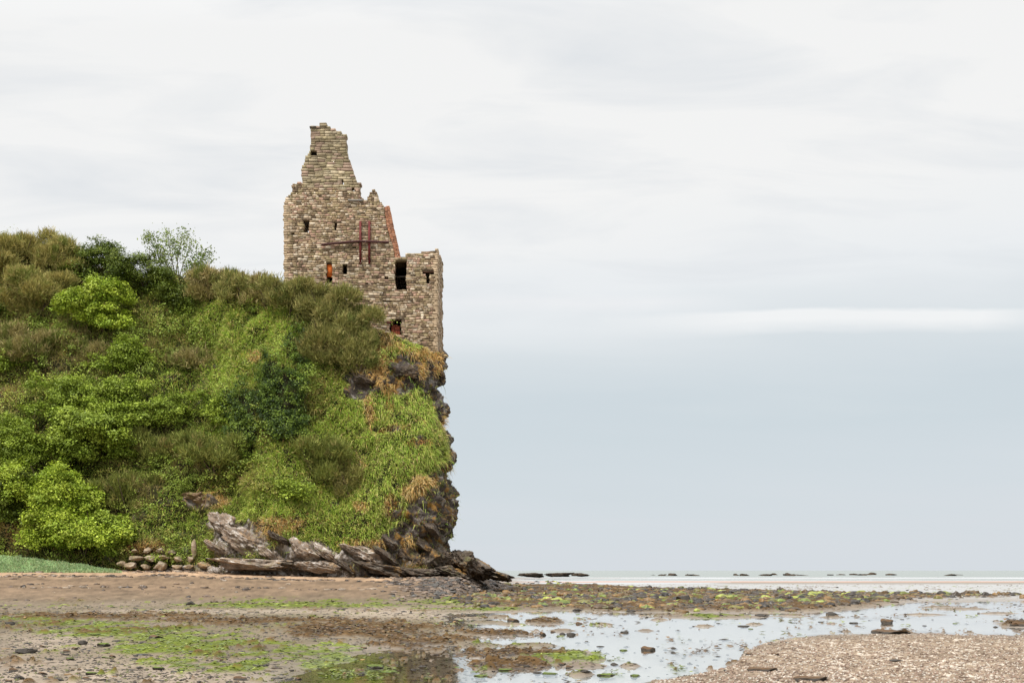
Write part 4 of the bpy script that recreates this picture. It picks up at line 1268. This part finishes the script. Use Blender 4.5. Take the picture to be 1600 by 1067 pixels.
water_sheet('tidal_pool', -20, 170, 300, 0.0, 0.02, 0.10, 2.0, None, 'still shallow pools left on the tidal flat')
water_sheet('sea', 170.02, 40000, 40000, 0.0, 0.25, 0.5, 0.6, lin(104, 112, 98), 'calm grey green sea reaching the horizon', tint=(0.69, 0.715, 0.67))


# ---- weed, gravel
def scatter_stuff():
    rg = np.random.default_rng(12)
    n = 260000
    qx = rg.uniform(-350, 1950, n); qy = HOR + 18 + (1090 - HOR - 18) * rg.random(n) ** 1.2
    y = EYE * F / (qy - HOR); x = (qx - 800) / F * y
    f = ground_fields(x, y)
    alg, wd = masks(f)
    for key, msk, pal, hgt, name, label in (
        ('w', (wd > 0.5) & (rg.random(n) < 0.5), [lin(94, 68, 30), lin(74, 52, 26), lin(116, 84, 38), lin(50, 38, 24), lin(104, 86, 38)], 0.09, 'seaweed', 'brown bladder wrack lying in strips over the tidal flat'),
        ('a', (alg > 0.5) & (wd < 0.6) & (rg.random(n) < 0.5), [lin(108, 122, 34), lin(126, 136, 42), lin(88, 104, 28), lin(96, 104, 36)], 0.05, 'green_algae', 'yellow green algae spread in strips over the tidal flat')):
        p = np.stack([x, y, np.maximum(f['z'], -0.01)], 1)[msk]
        k = len(p)
        sc = np.clip(p[:, 1] / 45, 0.5, 1.6)
        ang = rg.uniform(0, 2 * math.pi, k)
        d = unit(np.stack([np.cos(ang), np.sin(ang), rg.uniform(-0.05, 0.28, k)], 1))
        sd = unit(np.stack([-np.sin(ang), np.cos(ang), rg.uniform(-0.35, 0.35, k)], 1))
        p[:, 2] += rg.uniform(0.0, hgt, k)
        pal = np.array(pal)
        col = pal[rg.integers(0, len(pal), k)] * (1 + 0.25 * rg.standard_normal((k, 1))).clip(0.4, 1.7)
        l_ = (rg.uniform(0.05, 0.14, k) * sc)[:, None]; w_ = (rg.uniform(0.02, 0.05, k) * sc)[:, None]
        V = np.stack([p - d * l_, p + sd * w_, p + d * l_, p - sd * w_], 1).reshape(-1, 3)
        Fc = np.arange(k * 4).reshape(-1, 4); C = np.repeat(col, 4, 0)
        tag(make_mesh(name, V, Fc, M_WEED, tint=C), label, kind='stuff')
    # rounded lumps: cobbles wholly grown over with wrack or algae, and wrack lines on the sand
    bv, bf = CS[7]
    def lumps(n, xr, yr_, wfun, size, hh, name, label, pal, seed, world_y=False):
        r2 = np.random.default_rng(seed)
        qx = r2.uniform(*xr, n); qy = r2.uniform(*yr_, n)
        y = EYE * F / (qy - HOR); x = (qx - 800) / F * y
        f = ground_fields(x, y)
        if world_y:
            y = r2.uniform(*yr_, n); x = (qx - 800) / F * y
            f = ground_fields(x, y)
        for _ in range(0 if world_y else 3):
            y = (EYE - np.minimum(f['z'], 1.45)) * F / (qy - HOR); x = (qx - 800) / F * y
            f = ground_fields(x, y)
        keep = wfun(f, qx, qy) > r2.random(n)
        x, y, z = x[keep], y[keep], f['z'][keep]
        k = len(x)
        sz = r2.uniform(*size, k) ** 1.0 * np.clip(y / 40, 0.45, 2.0)
        pal = np.array(pal)
        c0 = pal[r2.integers(0, len(pal), k)] * (1 + 0.25 * r2.standard_normal((k, 1))).clip(0.4, 1.7)
        jit = 1 + 0.35 * noise(bv[None, :, 0] * 2 + np.arange(k)[:, None] * 7.7, bv[None, :, 1] * 2, bv[None, :, 2] * 2, seed)
        V = bv[None] * jit[..., None] * (sz[:, None, None] * np.stack([r2.uniform(0.7, 1.6, k), r2.uniform(0.7, 1.3, k), r2.uniform(0.5, 1.0, k) * hh], 1)[:, None, :])
        V = V + np.stack([x, y, np.maximum(z, -0.02)], 1)[:, None]
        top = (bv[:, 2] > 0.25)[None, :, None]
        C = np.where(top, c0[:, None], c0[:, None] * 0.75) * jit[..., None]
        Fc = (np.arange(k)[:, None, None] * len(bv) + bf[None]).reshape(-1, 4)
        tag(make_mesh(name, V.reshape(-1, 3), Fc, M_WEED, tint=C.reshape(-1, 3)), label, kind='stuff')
    wp = [lin(92, 70, 34), lin(66, 50, 28), lin(116, 88, 44), lin(46, 38, 26), lin(98, 92, 40), lin(54, 46, 36)]
    ap = [lin(120, 130, 44), lin(98, 110, 38), lin(136, 142, 60), lin(76, 88, 34), lin(60, 56, 36)]
    lumps(11000, (560, 1950), (908, 958), lambda f, a, b: np.clip(f['field'], 0, 1) * (0.55 + 0.9 * f['nB']), (0.05, 0.15), 0.95, 'weedy_cobbles', 'weed covered cobbles of the far seaweed field', wp + wp + ap[1:3], 31)
    lumps(5200, (585, 900), (64, 118), lambda f, a, b: (f['rise'] > 0.01) * 0.8 * sstep(570, 740, a), (0.04, 0.12), 0.7, 'shingle', 'dark shingle spread before the rocky point', [lin(92, 78, 64), lin(66, 56, 48), lin(122, 104, 88), lin(80, 76, 70)], 35, True)
    lumps(5200, (-100, 760), (950, 1080), lambda f, a, b: masks(f)[1] * 0.8 + 0.05, (0.04, 0.11), 0.45, 'wrack_tufts', 'brown wrack tufts along the weed lines of the left flat', wp, 32)
    lumps(4200, (-100, 1000), (938, 1080), lambda f, a, b: masks(f)[0] * 0.5, (0.04, 0.10), 0.4, 'algae_tufts', 'algae covered pebbles in the green patches of the left flat', ap, 33)
    lumps(6000, (-150, 760), (946, 1085), lambda f, a, b: (f['rise'] < 0.03) * 0.6, (0.015, 0.05), 0.7, 'dark_pebbles', 'dark pebbles and periwinkles peppering the left mudflat', [lin(60, 52, 42), lin(48, 44, 40), lin(84, 78, 52), lin(96, 82, 66)], 36)
    lumps(600, (700, 1250), (950, 1075), lambda f, a, b: 0.35 + 0 * a, (0.02, 0.06), 0.7, 'pool_pebbles', 'small dark pebbles breaking the surface of the pool', [lin(60, 52, 42), lin(48, 44, 40), lin(84, 84, 46), lin(96, 74, 50)], 37)
    lumps(9000, (-300, 800), (62, 96.5), lambda f, a, b: np.exp(-((f['rise'] + 0.06 * f['nB'] - 0.80) / 0.03) ** 2) + np.exp(-((f['rise'] + 0.06 * f['nB'] - 0.42) / 0.02) ** 2) * 0.4 + 0.025 + 0.7 * sstep(0.93, 0.97, f['rise']) + 0.5 * sstep(600, 700, a) * (f['rise'] > 0.03), (0.02, 0.09), 0.7, 'strandline', 'dark strandline debris and shingle scattered over the sand', [lin(84, 66, 50), lin(60, 48, 38), lin(112, 92, 74), lin(136, 120, 102)], 34, True)
    # loose shells and gravel on the right bank, grit on the left flat
    n = 90000
    qx = rg.uniform(-100, 1900, n); qy = 940 + 150 * rg.random(n)
    y = EYE * F / (qy - HOR); x = (qx - 800) / F * y
    f = ground_fields(x, y)
    msk = ((f['grav'] > 0.2) & (rg.random(n) < 0.8)) | ((f['z'] > 0.01) & (rg.random(n) < 0.16) & (f['rise'] < 0.05))
    p = np.stack([x, y, f['z']], 1)[msk]
    k = len(p)
    g = f['grav'][msk] > 0.2
    r = rg.uniform(0.010, 0.026, k) * np.where(g, 1, 1.2)
    octa = np.array([[1, 0, 0], [-1, 0, 0], [0, 1, 0], [0, -1, 0], [0, 0, 1], [0, 0, -1]], float)
    V = p[:, None] + octa[None] * (r[:, None, None] * rg.uniform(0.6, 1.4, (k, 6, 1))) * np.array([1.3, 1.3, 0.8])
    fc = np.array([[0, 2, 4], [2, 1, 4], [1, 3, 4], [3, 0, 4], [2, 0, 5], [1, 2, 5], [3, 1, 5], [0, 3, 5]])
    Fc = (np.arange(k)[:, None, None] * 6 + fc[None]).reshape(-1, 3)
    palg = np.array([lin(160, 140, 122), lin(136, 116, 98), lin(190, 180, 166), lin(108, 88, 72), lin(150, 126, 108)])
    pall = np.array([lin(96, 86, 70), lin(130, 118, 100), lin(70, 62, 52), lin(100, 104, 54)])
    col = np.where(g[:, None], palg[rg.integers(0, 5, k)], pall[rg.integers(0, 4, k)])
    tag(make_mesh('gravel', V.reshape(-1, 3), Fc, M_COBBLE, tint=np.repeat(col, 6, 0)), 'pale shell gravel and grit strewn over the flat', kind='stuff')


scatter_stuff()


# ---- single stones on the flat
STONE_MESH = []
for kk in range(8):
    V, Fc = rock_shape(12, 700 + kk, 9, 0.16)
    rgc = np.random.default_rng(kk)
    moss = sstep(0.1, 0.6, V[:, 2] + 0.5 * fbm(V[:, 0] * 2, V[:, 1] * 2, V[:, 2] * 2, 3, kk))[:, None]
    dark, green, brown = lin(58, 52, 44), lin(96, 112, 40), lin(96, 70, 40)
    topc = [dark, green, brown, dark][kk % 4]
    C = dark * (1 - moss) + topc * moss
    o = make_mesh('tidal_stone', V, Fc, M_COBBLE, tint=C)
    STONE_MESH.append(o.data)
    bpy.data.objects.remove(o)


def stone(qx, qy, w, h, label, kind, group, rg, depth=0.9, name='tidal_stone', mesh=None):
    """qx, qy: where the stone meets the ground; w, h: half width and height in photo pixels"""
    y = EYE * F / (qy - HOR); x = (qx - 800) / F * y
    for _ in range(4):
        z = float(ground_z(x, y)['z'][0])
        z = max(z, -0.03)
        y = (EYE - z) * F / (qy - HOR); x = (qx - 800) / F * y
    k = y / F
    o = bpy.data.objects.new(name, mesh or STONE_MESH[kind + 4 * int(rg.integers(0, 2))])
    COL.objects.link(o)
    sx = w * k / 0.75; sz = h * k / 1.3
    o.scale = (sx, sx * depth, sz)
    o.location = (x, y + sx * 0.5, z + sz * 0.45)
    o.rotation_euler = (0, 0, float(rg.uniform(-0.5, 0.5)))
    return tag(o, label, 'stone', group)


def flat_stones():
    rg = np.random.default_rng(21)
    G1 = 'stones on the tidal flat'
    # (x, y, half width, height, 0 dark / 1 green / 2 brown)
    named = [
        (735, 942, 6, 11, 0, 'upright dark block standing alone on the green strip before the rocky point'),
        (1070, 941, 10, 13, 0, 'largest dark boulder in the seaweed field right of the centre'),
        (1388, 975, 9, 8, 2, 'rounded reddish brown stone standing in the pool before the gravel bank'),
        (1474, 930, 6, 7, 0, 'dark stone on the far seaweed line at the right'),
        (297, 945, 5, 6, 0, 'black stone at the left end of the green algae strip'),
        (145, 994, 7, 6, 1, 'round mossy stone on the left flat, right of its smaller neighbour'),
        (128, 1007, 6, 8, 0, 'pointed black stone on the left flat below the round mossy one'),
        (161, 1010, 7, 7, 1, 'dark mossy stone right of the pointed black stone'),
        (38, 1021, 13, 10, 0, 'broad flat black stone nearest the left edge'),
        (14, 976, 7, 6, 0, 'dark stone on green algae at the left edge'),
        (242, 998, 8, 6, 2, 'brown weedy stone alone in the middle of the left flat'),
        (184, 1003, 8, 4, 0, 'flat dark stone right of the mossy stones'),
        (140, 1054, 7, 6, 1, 'bright green mossy stone near the bottom left'),
        (372, 1062, 9, 5, 2, 'brown stone close to the bottom edge left of the centre'),
        (245, 1046, 7, 6, 1, 'mossy stone at the end of the green patch low on the left flat'),
        (585, 1046, 10, 9, 1, 'mossy dark stone in the brown shallows left of the cliff reflection'),
        (606, 1052, 11, 5, 1, 'flat green stone right of the mossy one in the brown shallows'),
        (788, 1050, 9, 7, 1, 'green topped stone in the near pool under the weedy bar'),
        (752, 1059, 8, 6, 1, 'green topped stone nearest the bottom in the left of the pool'),
        (742, 1052, 5, 4, 1, 'small green stone left of the green topped pair'),
        (857, 1055, 10, 6, 1, 'dark stone with a green top just right of the weedy bar'),
        (948, 1058, 10, 7, 1, 'bright green topped stone alone at the lower middle of the pool'),
        (915, 1050, 6, 4, 0, 'dark stone left of the bright green topped one'),
        (1014, 1018, 9, 8, 2, 'pale brown stone in the middle of the pool'),
        (892, 994, 6, 7, 0, 'dark pointed stone pair piece in the upper pool, right one'),
        (880, 993, 4, 5, 0, 'dark small stone just left of the pointed one in the upper pool'),
        (848, 994, 4, 7, 2, 'brown upright stone in the upper pool left of the dark pair'),
        (862, 1010, 6, 4, 0, 'flat dark stone at the tip of the green bar in the pool'),
        (977, 990, 6, 5, 0, 'dark stone in the upper middle of the pool'),
        (904, 976, 5, 4, 2, 'low brown stone in the upper pool near the weed mound'),
        (765, 972, 4, 5, 0, 'small dark stone in the top left of the pool'),
        (802, 972, 7, 6, 2, 'brown weedy stone in the top left of the pool'),
        (938, 1012, 5, 4, 0, 'dark stone between the pale brown stone and the green bar'),
        (1284, 973, 4, 3, 0, 'small dark stone left of the reddish brown stone in the pool'),
        (1336, 975, 6, 4, 0, 'flat black stone between two others in the pool before the bank'),
        (1445, 979, 3, 3, 0, 'tiny dark stone right of the reddish brown stone'),
        (1557, 981, 3, 3, 0, 'tiny dark stone near the right edge in the pool'),
        (1592, 979, 12, 7, 2, 'reddish brown rock at the right edge of the pool'),
        (1395, 990, 22, 6, 2, 'weedy brown mound on the edge of the gravel bank'),
        (1133, 1001, 7, 3, 0, 'flat dark stone where the pool narrows left of the gravel'),
        (1054, 1022, 4, 4, 0, 'lower dark stone of a pair in the near pool'),
        (1054, 1015, 4, 4, 0, 'upper dark stone of a pair in the near pool'),
        (1078, 1038, 3, 3, 0, 'small dark stone alone in the near pool right of the pair'),
        (1162, 980, 8, 4, 0, 'long dark stone in the pool below the right end of the green strip'),
        (1302, 961, 7, 5, 0, 'dark weedy stone below the end of the seaweed field'),
        (1192, 963, 8, 4, 0, 'dark flat stone at the right end of the green strip in the pool'),
        (1212, 1024, 5, 4, 2, 'brown stone at the left end of the gravel bank'),
        (1342, 1018, 3, 3, 0, 'small black stone in the middle of the gravel bank'),
        (1402, 1033, 8, 3, 0, 'black splinter lying on the gravel bank at the right'),
    ]
    for (a, b, w, h, k, lab) in named:
        stone(a, b, w, h, lab, k, G1, rg)
    # weed covered driftwood on the gravel
    for (a, b, w, h, lab) in [(1195, 1049, 22, 6, 'left dark weed heap lying on the gravel near the bottom edge'), (1272, 1063, 26, 6, 'right dark weed heap lying on the gravel at the bottom edge')]:
        stone(a, b, w, h, lab, 2, 'weed heaps on the gravel', rg, depth=0.5, name='weed_heap')
        COL.objects[-1]['category'] = 'seaweed heap'
    # nameless small stones
    k = 0
    zones = [((0, 440), (985, 1066), 70, 'small dark stone lying on the left mudflat among green algae', 'small stones on the left flat'),
             ((60, 700), (938, 985), 36, 'small dark stone lying along the upper weed lines of the left flat', 'small stones along the weed lines'),
             ((440, 720), (990, 1066), 26, 'small dark stone in the brown shallows at the lower middle', 'small stones in the brown shallows'),
             ((720, 1180), (955, 1060), 36, 'small dark stone breaking the surface of the near pool', 'small stones in the near pool'),
             ((850, 1420), (917, 952), 34, 'small dark stone in the far seaweed field', 'small stones in the seaweed field'),
             ((1260, 1600), (940, 985), 22, 'small dark stone in the shallow water at the right', 'small stones in the right shallows')]
    for (xa, xb), (ya, yb), n, lab, grp in zones:
        for _ in range(n):
            a, b = rg.uniform(xa, xb), rg.uniform(ya, yb)
            s_ = (b - HOR) / 110
            w = rg.uniform(1.6, 4.2) * max(s_, 0.5)
            stone(a, b, w, w * rg.uniform(0.6, 1.1), lab, int(rg.choice([0, 0, 0, 1, 2])), grp, rg)


flat_stones()
